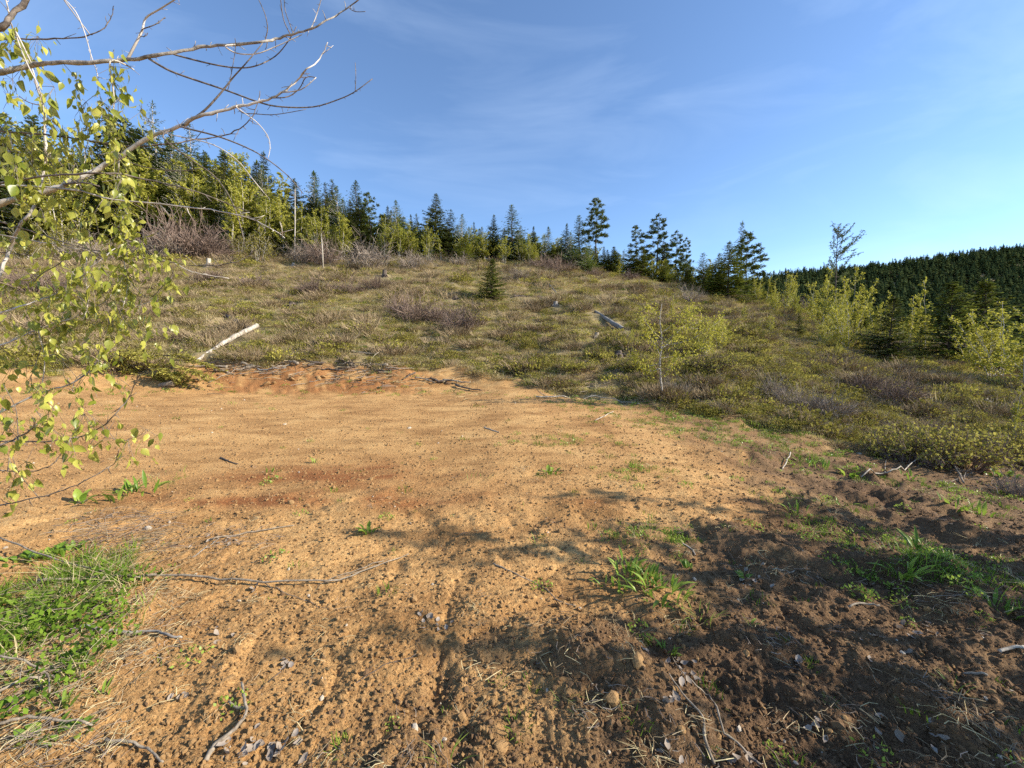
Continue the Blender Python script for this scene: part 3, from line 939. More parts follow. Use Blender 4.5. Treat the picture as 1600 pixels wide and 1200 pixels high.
# saplings and small firs down the right side of the slope
RS = 'saplings on the right of the slope'
for a in [
    ('yellow', 1185, 428, 38, 'small green-yellow sapling right of the broad dark pine', 0, 1.0),
    ('aspen', 1198, 432, 39, 'soft green aspen at the left end of the far dark wood', 2, 1.3),
    ('yellow', 1228, 424, 37, 'rounded golden sapling in front of the left end of the far dark wood', 1, .9),
    ('yellow', 1212, 436, 38.5, 'green-gold sapling left of the rounded golden one', 2, 1.2),
    ('yellow', 1268, 442, 33, 'thin golden sapling with a pointed tip left of the lone larch', 2, 1.0),
    ('yellow', 1290, 420, 30, 'tall open golden sapling just left of the lone larch trunk', 0, .9),
    ('yellow', 1300, 452, 25, 'golden leafy shrub below the lone larch', 1, 1.0),
    ('yellow', 1338, 414, 29, 'tall spiky golden sapling just right of the lone larch trunk', 0, .9),
    ('yellow', 1330, 468, 22, 'bright leafy shrub reaching low on the slope below the lone larch', 1, 1.0),
    ('youngfir', 1352, 450, 33, 'light green fir behind the tall spiky golden sapling', 0, .9),
    ('yellow', 1375, 455, 27, 'leafy sapling left of the dark young fir', 0, .9),
    ('youngfir', 1392, 462, 21, 'dark young fir between golden saplings on the right slope', 2, 1.35),
    ('yellow', 1428, 462, 26, 'grey-green leafy sapling right of the dark young fir', 2, 1.2),
    ('yellow', 1455, 436, 27, 'tall golden sapling with a crooked tip against the far dark wood', 2, 1.1),
    ('youngfir', 1490, 440, 23, 'broad olive fir right of the crooked golden sapling', 1, 1.35),
    ('youngfir', 1540, 436, 23, 'fresh green fir right of the broad olive fir', 0, 1.4),
    ('yellow', 1578, 470, 18, 'big bright yellow-green shrub at the right edge', 1, 1.15),
    ('yellow', 1612, 462, 17, 'bright yellow-green shrub cut by the right edge', 1, 1.1),
    ('yellow', 1520, 510, 21, 'low leafy shrub under the fresh green fir', 0, 1.2),
    ('youngfir', 1250, 492, 24, 'tiny dark fir low on the slope left of the bright leafy shrub', 2, 1.1),
    ('yellow', 1590, 598, 9.8, 'small green-yellow plant on the slope at the right edge', 2, .9),
]:
    tree_px(a[0], a[1], a[2], a[3], a[4], RS, a[5], a[6])

_sr = random.Random(61)
for k in range(46):              # thicket down the right side
    x = _sr.uniform(1170, 1600)
    py = np.interp(x, [1170, 1300, 1450, 1600], [462, 505, 535, 560]) + _sr.uniform(-8, 22)
    kd = _sr.choices(['yellow', 'youngfir', 'aspen'], [5.5, 3.2, 2.4])[0]
    g = ground_at(x, py)
    lab = {'yellow': 'golden leafy shrub in the thicket down the right slope', 'youngfir': 'small dark fir in the thicket down the right slope', 'aspen': 'green aspen in the thicket down the right slope'}[kd]
    THICKET.append((x, kd, lab, tree(kd, g, _sr.uniform(1.2, 2.6) * {'aspen': 1.1, 'yellow': .85, 'youngfir': 1.0}[kd], lab, RS, None, _sr.uniform(.8, 1.1))))
_n = {}
for x, kd, lab, o in sorted(THICKET, key=lambda q: q[0]):
    _n[kd] = _n.get(kd, 0) + 1
    o['label'] = lab.replace(' in the thicket', ', %s from the left in the thicket' % (('%dth' % _n[kd]) if _n[kd] > 3 else ('first', 'second', 'third')[_n[kd] - 1]))

# the lone young fir, the small birch at the edge of the clearing, low olive bushes
p = ground_at(767, 468)
tree('youngfir', p, p.y * (elev(404) - elev(468)) * 1.0, 'lone young fir standing alone in the middle of the slope', None, 0, 1.25)
p = ground_at(524, 409)
tree('youngfir', (p.x, p.y, p.z), 3.4, 'full green fir with a thin white dead stem in front', HT, 1, 1.15)

OB = 'low olive bushes at the foot of the trees'
for px, py, hgt, wide, lab, v in [
    (405, 412, 3.3, .9, 'tall olive-brown leafy bush under the bright aspens', 0), (372, 402, 2.2, 1.1, 'low dark olive bush left of the tall olive-brown one', 1),
    (330, 396, 2.0, 1.2, 'olive bush at the right foot of the big purple-grey bush', 1), (447, 402, 2.4, 1.0, 'olive bush below the pale olive aspen', 0),
    (1060, 440, 1.4, 1.1, 'golden-olive bush under the slim ragged pine', 0), (963, 425, 1.6, .9, 'golden-brown bush right of the bare-trunked pine', 0),
    (1180, 448, 2.2, .9, 'golden-olive bush at the right foot of the large fir', 0), (690, 395, 1.4, 1.2, 'brown-olive bush at the foot of the big triangular spruce', 1),
    (1110, 455, 1.1, 1.2, 'low golden bush left of the large fir', 1), (640, 520, .7, 1.0, 'small golden bush below the grey bushes in mid slope', 0),
    (100, 402, 2.5, 1.2, 'olive bush seen through the hanging leaves', 1), (40, 408, 2.2, 1.2, 'olive bush behind the pale leaning stem', 0)]:
    p = ground_at(px, py)
    tree('oliveshrub', p, hgt, lab, OB, v, wide)

# fill of the belt behind: told apart by nothing but their kind
_fr = random.Random(21)
FILL = {'spruce': 'dark spruce deep in the hilltop wood', 'fir': 'green fir deep in the hilltop wood', 'larch': 'pale larch deep in the hilltop wood',
        'aspen': 'yellow-green aspen deep in the hilltop wood'}
FILLED = []
for px in range(-120, 660, 15):
    for row in range(3):
        x = px + _fr.uniform(-9, 9)
        Y = (37 if px < 100 else 41) + 4.5 * row + _fr.uniform(-1.5, 1.5)
        top = np.interp(x, [-120, 0, 60, 130, 200, 260, 330, 400, 450, 500, 600, 660], [205, 195, 203, 232, 203, 208, 236, 254, 284, 300, 326, 340]) + _fr.uniform(-10, 30) + (34 if row == 0 else 0)
        k = _fr.choices(['spruce', 'fir', 'larch', 'aspen'], [2.6, 3.5, 2.4, 3.4] if row else [.4, 2.6, 1.4, 6])[0]
        FILLED.append((x, k, tree_px(k, x, top, Y, FILL[k], 'trees in the thick of the hilltop wood', None, _fr.uniform(1.0, 1.5))))
for px in range(600, 1130, 15):
    for row in range(3):
        x = px + _fr.uniform(-9, 9)
        Y = 41.5 + 3.5 * row + _fr.uniform(-1.5, 1.5)
        top = np.interp(x, [600, 650, 720, 800, 860, 940, 1000, 1080, 1130], [340, 350, 358, 360, 372, 390, 394, 406, 422]) + _fr.uniform(-8, 14) + 9 * (row == 0)
        k = _fr.choices(['spruce', 'fir', 'larch', 'aspen'], [2, 4, 2, 4] if row else [.3, 2, 1.5, 6])[0]
        FILLED.append((x, k, tree_px(k, x, top, Y, FILL[k], 'trees in the thick of the hilltop wood', None, _fr.uniform(1.25, 1.8))))

def nth(i):
    return '%d%s' % (i, 'th' if 10 < i % 100 < 14 else {1: 'st', 2: 'nd', 3: 'rd'}.get(i % 10, 'th'))


_cnt = {}
for x, k, o in sorted(FILLED, key=lambda q: q[0]):
    _cnt[k] = _cnt.get(k, 0) + 1
    o['label'] = FILL[k] + ', %s of its kind from the left' % nth(_cnt[k])

# bare pole and thin dead stems
def pole(px, top, base, r0, label, mat='greywood', lean=0.0):
    p = ground_at(px, base)
    q = at(px + lean, top, p.y)
    b = MB(px)
    L = q - p
    b.tube([Vector((0, 0, -.2)), L * .5 + Vector((.03, 0, 0)), L], [r0, r0 * .8, r0 * .45], 7)
    rr = random.Random(px)
    o = empty('dead_tree', p)
    tag(o, label, 'dead tree')
    link('trunk', b.mesh('trunk', M[mat], True), o)
    tw = MB(px + 1)
    for s in range(5):
        h = rr.uniform(.4, .95)
        d = Vector((rr.uniform(-1, 1), rr.uniform(-.6, .6), rr.uniform(.2, .8))).normalized() * L.length * rr.uniform(.08, .2)
        tw.tube([L * h, L * h + d], [r0 * .3, r0 * .12], 3)
    link('snag_branches', tw.mesh('snag_branches', M[mat]), o)


pole(847, 363, 408, .09, 'bare dead pole against the sky right of the rounded golden-green aspen')
pole(505, 365, 424, .06, 'thin white dead stem leaning before the green fir', 'whitewood', -3)
pole(460, 295, 410, .05, 'thin tall dead stem left of the slim larch spire', 'palebark', 1)
pole(518, 378, 412, .04, 'short slanted white stick tree beside the thin white dead stem', 'whitewood', -9)

# grey and purple bare bushes
SHR = {'grey': [bare_shrub(101, 1.0, 1.7, 110, 'greytwig', .010), bare_shrub(102, 1.0, 1.9, 120, 'greytwig', .010)],
       'purple': [bare_shrub(103, 1.0, 1.7, 115, 'purpletwig', .011), bare_shrub(104, 1.0, 2.1, 135, 'purpletwig', .011)],
       'leafing': [bare_shrub(105, 1.0, 2.0, 150, 'purpletwig', .010, 3, 'dwarf', .07)]}


def shrub(kind, px, base, top, wide, label, var=0):
    p = ground_at(px, base)
    h = max(.35, p.y * (elev(top) - elev(base)) * 1.25)
    a, b = SHR[kind][var % len(SHR[kind])]
    o = empty('bare_shrub' if kind != 'leafing' else 'leafing_shrub', p, _tr.random() * 6.28, (h * wide, h * wide, h))
    tag(o, label, 'shrub', 'bare twiggy shrubs on the slope')
    link('stems', a, o)
    if b:
        link('leaves', b, o)
    return o


for a in [
    ('purple', 285, 402, 340, .85, 'big purple-grey bare bush in front of the left wood', 1), ('purple', 322, 402, 352, .9, 'purple-grey bare bush joined to the right of the big one', 0),
    ('grey', 255, 402, 358, .8, 'pale grey bare bush just left of the big purple-grey one', 0),
    ('purple', 508, 412, 372, .8, 'purple bare bush behind the thin white dead stem', 0), ('grey', 575, 418, 374, .9, 'pinkish bare bush below the broken dark pine', 1),
    ('grey', 480, 410, 376, .9, 'pale bare bush left of the thin white dead stem', 0),
    ('grey', 650, 420, 394, 1.2, 'low wide grey bush on the crest right of the left stump', 1), ('grey', 720, 415, 398, 1.2, 'low grey bush on the crest above the lone young fir', 0),
    ('purple', 848, 420, 400, 1.2, 'dark purple bush on the crest below the bare pole', 0), ('purple', 872, 426, 404, 1.1, 'dark purple bush on the crest right of the bare pole', 1),
    ('grey', 810, 438, 418, 1.2, 'small grey bush right of the lone young fir', 0), ('purple', 930, 430, 420, 1.4, 'low purple bush at the foot of the bare-trunked pine', 1),
    ('purple', 985, 436, 424, 1.3, 'low purple bush at the foot of the curled-top pine', 0), ('purple', 1080, 450, 436, 1.4, 'low purple-brown bush below the light green fir', 1),
    ('purple', 645, 500, 462, .95, 'purple-brown bush in mid slope, upper one of three', 1), ('purple', 690, 505, 470, .95, 'purple-brown bush in mid slope, middle one of three', 0),
    ('purple', 722, 516, 482, 1.0, 'purple-brown bush in mid slope, lowest of three', 1), ('purple', 620, 486, 466, 1.1, 'small purple-brown bush left of the three in mid slope', 0),
    ('purple', 490, 458, 436, 1.2, 'brown bush above the uprooted stump on the left slope', 1), ('purple', 545, 460, 436, 1.3, 'wide brown bush on the left slope right of the uprooted stump', 0),
    ('purple', 400, 448, 430, 1.4, 'low brown bush on the left slope above the white log', 0), ('purple', 330, 440, 422, 1.4, 'low brown bush on the left slope below the white stump', 1),
    ('purple', 590, 450, 432, 1.3, 'brown bush right of the left stump on the slope', 1),
    ('grey', 1075, 474, 450, 1.0, 'grey-purple bush above the small birch', 0), ('grey', 1235, 484, 462, 1.1, 'grey-purple bush below the rounded golden sapling', 1),
    ('grey', 1262, 482, 464, 1.0, 'grey bush beside the tiny dark fir', 0),
    ('grey', 1398, 548, 524, 1.1, 'grey bush below the dark young fir', 0), ('grey', 1500, 556, 520, 1.0, 'pale blue-grey tangle of bare stems below the broad olive fir', 1),
    ('grey', 1478, 548, 524, 1.1, 'dark grey bush left of the pale tangle of stems', 0),
    ('purple', 1395, 628, 582, .85, 'spreading purple-brown bush in the middle of the right slope', 0), ('purple', 1345, 612, 590, 1.1, 'small purple-brown bush left of the spreading one', 1),
    ('grey', 1210, 622, 588, .75, 'straw-grey bush of upright stems right of the small birch', 0), ('grey', 1285, 650, 610, .95, 'grey-brown bush above the dark log', 1),
    ('grey', 1240, 640, 605, .9, 'grey-brown bush between the straw-grey and the dark-log bushes', 0), ('leafing', 1330, 540, 515, 1.2, 'low leafing bush on the right slope', 0),
    ('leafing', 1420, 722, 668, .9, 'brown-green leafing bush along the foot of the right slope, left one', 0), ('leafing', 1500, 728, 668, .95, 'brown-green leafing bush along the foot of the right slope, middle one', 0),
    ('leafing', 1575, 726, 672, .95, 'brown-green leafing bush along the foot of the right slope, right one', 0),
    ('leafing', 1000, 580, 552, 1.0, 'dark leafing bush left of the small birch', 0), ('leafing', 1110, 585, 550, 1.0, 'dark leafing bush right of the small birch', 0),
    ('leafing', 935, 560, 540, 1.0, 'dark leafing bush by the old root mound', 0), ('grey', 1050, 622, 592, .9, 'pale dry stems at the foot of the small birch', 1),
    ('grey', 1592, 775, 740, .8, 'grey tangle of stems on the dark soil at the right edge', 0), ('purple', 60, 455, 420, 1.2, 'bare bush behind the pale leaning stem', 1),
    ('grey', 150, 410, 372, 1.0, 'grey bush seen through the hanging leaves', 0),
]:
    shrub(*a)

# far dark wood across the valley: one mass
def far_wood():
    r = np.random.RandomState(3)
    rr = random.Random(9)
    protos = []
    for k in range(5):
        b = MB(k)
        q = random.Random(k)
        H, W = 1.0, .24 + .08 * q.random()
        z = .10
        b.add([(-.012, 0, -.1), (.012, 0, -.1), (0, 0, .5)], [(0, 1, 2)], 0.1)
        while z < .99:
            w = W * (1 - z) ** .8 * q.uniform(.7, 1.25) + .012
            for s in range(6):
                a = q.random() * 6.28
                p = Vector((0, 0, z + .04)); t = Vector((math.cos(a) * w, math.sin(a) * w, z - .03 - .3 * w))
                sd = Vector((-math.sin(a), math.cos(a), 0)) * w * .42
                b.add([p, t + sd, t - sd], [(0, 1, 2)], q.random())
            z += .075 * q.uniform(.8, 1.2)
        protos.append((np.array([tuple(v) for v in b.v]), np.array([f for f in b.f]), np.array(b.t)))
    Vs, Fs, Ts, off = [], [], [], 0
    n = 0
    while n < 11000:
        u = r.uniform(0.30, 2.2); Y = r.uniform(120, 325)
        X = u * Y
        if Y < 175 - 40 * (u - .6) and r.rand() < .75:
            continue
        z = float(base_height(np.array([X]), np.array([Y]))[0])
        h = r.uniform(4.2, 8.5) * (1.0 if Y > 190 else .8)
        v, f, t = protos[n % 5]
        a = r.rand() * 6.28
        c, s = math.cos(a), math.sin(a)
        w = h * r.uniform(.85, 1.35)
        P = np.stack([X + w * (v[:, 0] * c - v[:, 1] * s), Y + w * (v[:, 0] * s + v[:, 1] * c), z + h * v[:, 2]], -1)
        Vs.append(P); Fs.append(f + off); Ts.append(np.clip(t * .6 + r.uniform(0, .4), 0, 1)); off += len(v); n += 1
    V = np.concatenate(Vs); F = np.concatenate(Fs); T = np.concatenate(Ts)
    me = bpy.data.meshes.new('far_forest')
    me.vertices.add(len(V)); me.vertices.foreach_set('co', V.astype(np.float32).ravel())
    me.loops.add(F.size); me.loops.foreach_set('vertex_index', F.astype(np.int32).ravel())
    me.polygons.add(len(F)); me.polygons.foreach_set('loop_start', (np.arange(len(F)) * 3).astype(np.int32))
    a = me.attributes.new('tint', 'FLOAT', 'FACE'); a.data.foreach_set('value', T.astype(np.float32))
    me.update(); me.validate(); me.materials.append(M['far'])
    tag(link('far_forest', me), 'dark conifer forest covering the far hillside on the right', 'forest', None, 'stuff')


far_wood()
# ------------------------------------------------------------------ scattered ground cover (uncountable: instanced by geometry nodes)
def scatter(name, label, cat, meshes, P, rot, scl, pick):
    src = bpy.data.collections.new(name + '_shapes')      # shapes only: never linked to the scene
    for i, me in enumerate(meshes):
        src.objects.link(bpy.data.objects.new('%s_shape_%02d' % (name, i), me))
    me = bpy.data.meshes.new(name)
    me.vertices.add(len(P)); me.vertices.foreach_set('co', np.asarray(P, np.float32).ravel())
    for nm, ty, key, arr in (('rot', 'FLOAT_VECTOR', 'vector', rot), ('scl', 'FLOAT_VECTOR', 'vector', scl), ('pick', 'INT', 'value', pick)):
        a = me.attributes.new(nm, ty, 'POINT')
        a.data.foreach_set(key, np.asarray(arr, np.int32 if ty == 'INT' else np.float32).ravel())
    o = link(name, me)
    ng = bpy.data.node_groups.new(name + '_scatter', 'GeometryNodeTree')
    ng.interface.new_socket('Geometry', in_out='INPUT', socket_type='NodeSocketGeometry')
    ng.interface.new_socket('Geometry', in_out='OUTPUT', socket_type='NodeSocketGeometry')
    n, l = ng.nodes, ng.links
    gi, go = n.new('NodeGroupInput'), n.new('NodeGroupOutput')
    ip = n.new('GeometryNodeInstanceOnPoints')
    ci = n.new('GeometryNodeCollectionInfo')
    ci.inputs['Collection'].default_value = src
    ci.inputs['Separate Children'].default_value = True
    ci.inputs['Reset Children'].default_value = True
    ip.inputs['Pick Instance'].default_value = True

    def named(nm, ty):
        a = n.new('GeometryNodeInputNamedAttribute'); a.data_type = ty
        a.inputs['Name'].default_value = nm
        return a.outputs['Attribute']
    l.new(gi.outputs[0], ip.inputs['Points'])
    l.new(ci.outputs[0], ip.inputs['Instance'])
    l.new(named('pick', 'INT'), ip.inputs['Instance Index'])
    e2r = n.new('FunctionNodeEulerToRotation')
    l.new(named('rot', 'FLOAT_VECTOR'), e2r.inputs[0]); l.new(e2r.outputs[0], ip.inputs['Rotation'])
    l.new(named('scl', 'FLOAT_VECTOR'), ip.inputs['Scale'])
    l.new(ip.outputs['Instances'], go.inputs[0])
    o.modifiers.new('scatter', 'NODES').node_group = ng
    tag(o, label, cat, None, 'stuff')
    return o


def tuft(seed, blades, h, w, mat, wide=.008, lean=.6, flat=0.0):
    r = random.Random(seed); b = MB(seed)
    for i in range(blades):
        a = r.random() * 6.28; q = r.random() ** .5 * w
        p = Vector((math.cos(a) * q, math.sin(a) * q, -.02))
        az = a + r.uniform(-1.2, 1.2)
        out = Vector((math.cos(az), math.sin(az), 0)); sd = Vector((-math.sin(az), math.cos(az), 0))
        hh = h * r.uniform(.45, 1.1); ln = lean * r.uniform(.2, 1.3)
        m = p + out * (hh * ln * .35) + Vector((0, 0, hh * (.6 - .3 * flat)))
        t = p + out * (hh * ln * (1 + flat)) + Vector((0, 0, hh * (1 - .75 * flat) * r.uniform(.75, 1.05)))
        tn = r.random()
        b.add([p - sd * wide * .5, p + sd * wide * .5, m + sd * wide * .4, m - sd * wide * .4, t], [(0, 1, 2, 3), (3, 2, 4)], tn)
    return b.mesh('tuft', M[mat])


def dwarf(seed, n, h, w, leaf, mat='dwarf'):
    r = random.Random(seed); b = MB(seed)
    for i in range(n):
        a = r.random() * 6.28; q = r.random() ** .5
        p = Vector((math.cos(a) * q * w, math.sin(a) * q * w, h * math.sqrt(max(0, 1 - q * q * .9)) * r.uniform(.3, 1.05)))
        d = (rvec(r) + Vector((math.cos(a) * .5, math.sin(a) * .5, .6))).normalized()
        b.kite(p, d, d.cross(rvec(r)).normalized(), leaf * r.uniform(.6, 1.3), leaf * .6, r.random())
    return b.mesh('dwarf_shrub', M[mat])


def heath(seed, n, h, w, th=.006):
    r = random.Random(seed); b = MB(seed)
    for i in range(n):
        a = r.random() * 6.28; q = r.random() ** .5 * w
        p = Vector((math.cos(a) * q * .6, math.sin(a) * q * .6, -.02))
        t = Vector((math.cos(a) * q * 1.1 + r.uniform(-.08, .08), math.sin(a) * q * 1.1 + r.uniform(-.08, .08), h * r.uniform(.4, 1.05)))
        m = p.lerp(t, .5) + rvec(r) * .04
        tn = r.random()
        b.tube([p, m, t], [th, th * .7, th * .4], 3, tn, cap=False)
        for k in range(2):
            d = ((t - p).normalized() + rvec(r) * .8).normalized()
            b.tube([m, m + d * h * r.uniform(.2, .5)], [th * .5, th * .3], 3, tn, cap=False)
    return b.mesh('heath', M['heath'])


COVER = [tuft(201, 64, .15, .24, 'olivegrass', .011, 1.0, .35), tuft(202, 64, .14, .26, 'straw', .010, 1.2, .6), tuft(203, 70, .11, .22, 'grass', .009, .9, .2),
         dwarf(204, 150, .20, .30, .055), dwarf(205, 170, .28, .34, .06, 'olive'), heath(206, 55, .26, .34), heath(207, 70, .18, .36), tuft(208, 40, .24, .15, 'straw', .009, .9, .3)]
RS_ = np.random.RandomState(31)


def pts_polar(n, y0, y1, u0, u1, power=1.0):
    """random ground positions, denser close to the camera"""
    t = RS_.rand(n)
    Y = y0 * (y1 / y0) ** (t ** power)
    u = RS_.uniform(u0, u1, n)
    return u * Y, Y


def hill_cover():
    X, Y = pts_polar(190000, 7.0, 58.0, -1.7, 1.9)
    pm, dk, hl, rd = zones(X, Y)
    u, pad, bank, crest = edges(X, Y)
    keep = (RS_.rand(len(X)) < sstep(.35, .9, hl)) & (Y < crest * 1.35)
    X, Y, u = X[keep], Y[keep], u[keep]
    # trampled or bare spots round logs, stumps and rocks, a little longer on the camera's side
    for px, py, rad in [(320, 562, .5), (340, 550, .5), (360, 538, .5), (380, 527, .55), (400, 517, .6), (354, 497, .5), (372, 508, .5), (392, 519, .5), (930, 488, .6), (945, 498, .6), (960, 507, .6), (972, 516, .6), (327, 416, .9), (601, 432, .9),
                        (931, 528, .5), (868, 478, .5), (711, 468, .5), (456, 478, .8), (860, 516, .4), (966, 556, .6), (458, 416, .7), (803, 464, .5), (825, 465, .5), (846, 466, .5), (535, 564, .2), (556, 575, .2),
                        (840, 620, .5), (880, 620, .5), (920, 621, .5), (960, 624, .5), (1000, 631, .5), (890, 463, .5), (678, 416, .6), (869, 427, .6), (955, 442, .6), (707, 443, .5), (808, 502, .4), (845, 494, .4), (1540, 630, .5),
                        (1553, 638, .5), (920, 560, .4), (860, 450, .4), (875, 460, .4), (250, 590, .9), (210, 590, .7), (290, 592, .7), (767, 470, .7)]:
        g = ground_at(px, py)
        dd = ((X - g.x) / rad) ** 2 + ((Y - g.y + .5 * rad) / (rad * 1.5)) ** 2
        k = dd > RS_.uniform(.5, 1.2, len(X))
        X, Y, u = X[k], Y[k], u[k]
    Z = height(X, Y)
    n1 = fbm(X * .22, Y * .22, 3); n2 = fbm(X * .5 + 40, Y * .5, 3); n3 = fbm(X * .9 - 70, Y * .9, 3)
    bare = fbm(X * 1.1 + 9, Y * 1.1 + 5, 3)
    k = RS_.rand(len(X)) > .85 * sstep(-.05, .35, bare)
    X, Y, Z, u, n1, n2, n3 = [a[k] for a in (X, Y, Z, u, n1, n2, n3)]
    right = sstep(-.1, .8, u)
    el = (Z - EYE) / Y
    up = sstep(.10, .24, el) * (1 - .7 * right)          # browner towards the top left
    W = np.stack([
        1.7 + .7 * right, 2.8 + 1.3 * up + 2.4 * n2 - .5 * right, 0.55 + .6 * np.clip(n1, 0, 1) + .25 * right, 0.05 + 1.0 * np.clip(n1 + n3 - .3, 0, 1) + .16 * right - .2 * up,
        0.05 + .8 * np.clip(-n2 - .2, 0, 1) + .18 * right, 0.07 + 1.3 * np.clip(n3 - .2, 0, 1) + .2 * up + .22 * right, 0.10 + 1.6 * np.clip(n3 - .15, 0, 1) + .3 * up, 0.6 + .6 * up + 0 * n1], -1)
    W = np.clip(W, .02, None); W /= W.sum(1, keepdims=True)
    pick = (W.cumsum(1) < RS_.rand(len(X), 1)).sum(1)
    s = RS_.uniform(.55, 1.25, len(X)) * (1 + .35 * sstep(18, 45, Y)) * (.75 + .35 * sstep(9, 16, Y))
    s = s * (1 + .9 * sstep(.25, .75, n3) * (pick >= 3) + .5 * sstep(.3, .8, n2) * (pick < 3))
    flat = RS_.uniform(.7, 1.15, len(X))
    rot = np.stack([RS_.uniform(-.2, .2, len(X)), RS_.uniform(-.2, .2, len(X)), RS_.rand(len(X)) * 6.28], -1)
    scatter('hillside_undergrowth', 'low grass, heath and dwarf shrubs covering the hillside', 'undergrowth', COVER, np.stack([X, Y, Z - .01], -1), rot, np.stack([s, s, s * flat], -1), np.clip(pick, 0, 7))


hill_cover()


def stone_mesh(seed, mat, rough=.35, sub=1):
    import bmesh
    bm = bmesh.new()
    bmesh.ops.create_icosphere(bm, subdivisions=sub, radius=1.0)
    r = random.Random(seed)
    sx, sy, sz = r.uniform(.8, 1.25), r.uniform(.7, 1.1), r.uniform(.55, .8)
    cuts = [(rvec(r), r.uniform(.55, .9)) for _ in range(5)]
    for v in bm.verts:
        for d, c in cuts:
            q = v.co.dot(d)
            if q > c:
                v.co -= d * (q - c)
        v.co *= 1 + r.uniform(-rough, rough) * .35
        v.co.x *= sx; v.co.y *= sy; v.co.z *= sz
    me = bpy.data.meshes.new('stone')
    bm.to_mesh(me); bm.free()
    me.materials.append(M[mat])
    return me


PEB_O = [stone_mesh(300 + i, 'stone') for i in range(4)]
PEB_D = [stone_mesh(310 + i, 'darkstone') for i in range(4)]
PEB_P = [stone_mesh(320 + i, 'palestone') for i in range(2)]


def gravel():
    X, Y = pts_polar(230000, 1.0, 15.0, -1.8, 2.2, 1.2)
    pm, dk, hl, rd = zones(X, Y)
    k = (hl < .4) & (RS_.rand(len(X)) < 1 - .25 * (fbm(X * 2, Y * 2, 2) < 0))
    X, Y, dk = X[k], Y[k], dk[k]
    n = len(X)
    Z = height(X, Y)
    near = sstep(7, 3, Y)
    s = .0021 * (1 + 5 * RS_.rand(n) ** 7) * (.8 + .35 * np.hypot(X, Y) ** .55) * 1.0
    s *= np.where(RS_.rand(n) < .02, 1.7, 1.0)
    s = s * np.where((dk > .5) & (RS_.rand(n) < .04), 1.6, 1.0) * np.where((dk < .3) & (Y > 5), 1.1, 1.0)
    isd = RS_.rand(n) < np.clip(dk * 1.3 - .15, 0, .93) + .03
    pick = np.where(isd, 4 + RS_.randint(0, 4, n), RS_.randint(0, 4, n))
    pick = np.where(RS_.rand(n) < .006, 8 + RS_.randint(0, 2, n), pick)
    rot = RS_.rand(n, 3) * 6.28
    scatter('gravel', 'crumbly soil and small gravel strewn over the clearing', 'gravel', PEB_O + PEB_D + PEB_P, np.stack([X, Y, Z + s * .15], -1), rot, np.stack([s, s, s], -1), pick)


gravel()

FINE = [tuft(221, 30, .07, .07, 'grass', .006, .8), tuft(222, 24, .05, .06, 'grass', .006, 1.0), dwarf(223, 40, .05, .08, .022, 'weed'), tuft(224, 18, .10, .05, 'straw', .004, 1.3, .5)]


def green_patches():
    """thin green film along the right edge of the pad and in patches on the dirt"""
    P = []
    X, Y = pts_polar(72000, 1.4, 15.5, -1.4, 2.2)
    pm, dk, hl, rd = zones(X, Y)
    u, pad, bank, crest = edges(X, Y)
    edge = np.exp(-((Y - bank + .9) / 1.1) ** 2) * sstep(0.0, .25, u) * sstep(.95, .7, u)
    leftedge = np.exp(-((Y - pad) / .35) ** 2) * .35
    pat = 0
    for px, py, rx, ry, w in [(1440, 880, .45, .3, .16), (1500, 930, .45, .2, .10), (1280, 780, .5, .35, .35), (1270, 715, .5, .25, .5), (850, 690, .5, .4, .25), (1000, 735, .8, .5, .2),
                              (1330, 850, .6, .4, .35), (1500, 790, .5, .2, .5), (1050, 660, 1.6, .8, .45), (1180, 690, 1.2, .6, .4), (640, 580, 1.2, .5, .4), (930, 690, .7, .5, .3), (1400, 740, .5, .3, .4),
                              (1020, 830, .35, .25, .5), (1570, 900, .4, .3, .3)]:
        g = ground_at(px, py)
        pat = pat + w * np.exp(-(((X - g.x) / rx) ** 2 + ((Y - g.y) / ry) ** 2))
    w = (edge * .8 + leftedge + pat) * (.35 + 1.3 * np.clip(fbm(X * 1.8, Y * 1.8, 3) + .15, 0, 1)) + .004
    k = RS_.rand(len(X)) < np.clip(w, 0, 1)
    X, Y = X[k], Y[k]
    n = len(X)
    s = RS_.uniform(.5, 1.3, n) * (.75 + .05 * Y)
    pick = RS_.choice(4, n, p=[.36, .3, .18, .16])
    scatter('short_grass', 'thin new grass sprouting over the edge of the clearing', 'grass', FINE, np.stack([X, Y, height(X, Y) - .003], -1),
            np.stack([RS_.uniform(-.2, .2, n), RS_.uniform(-.2, .2, n), RS_.rand(n) * 6.28], -1), np.stack([s, s, s], -1), pick)


green_patches()


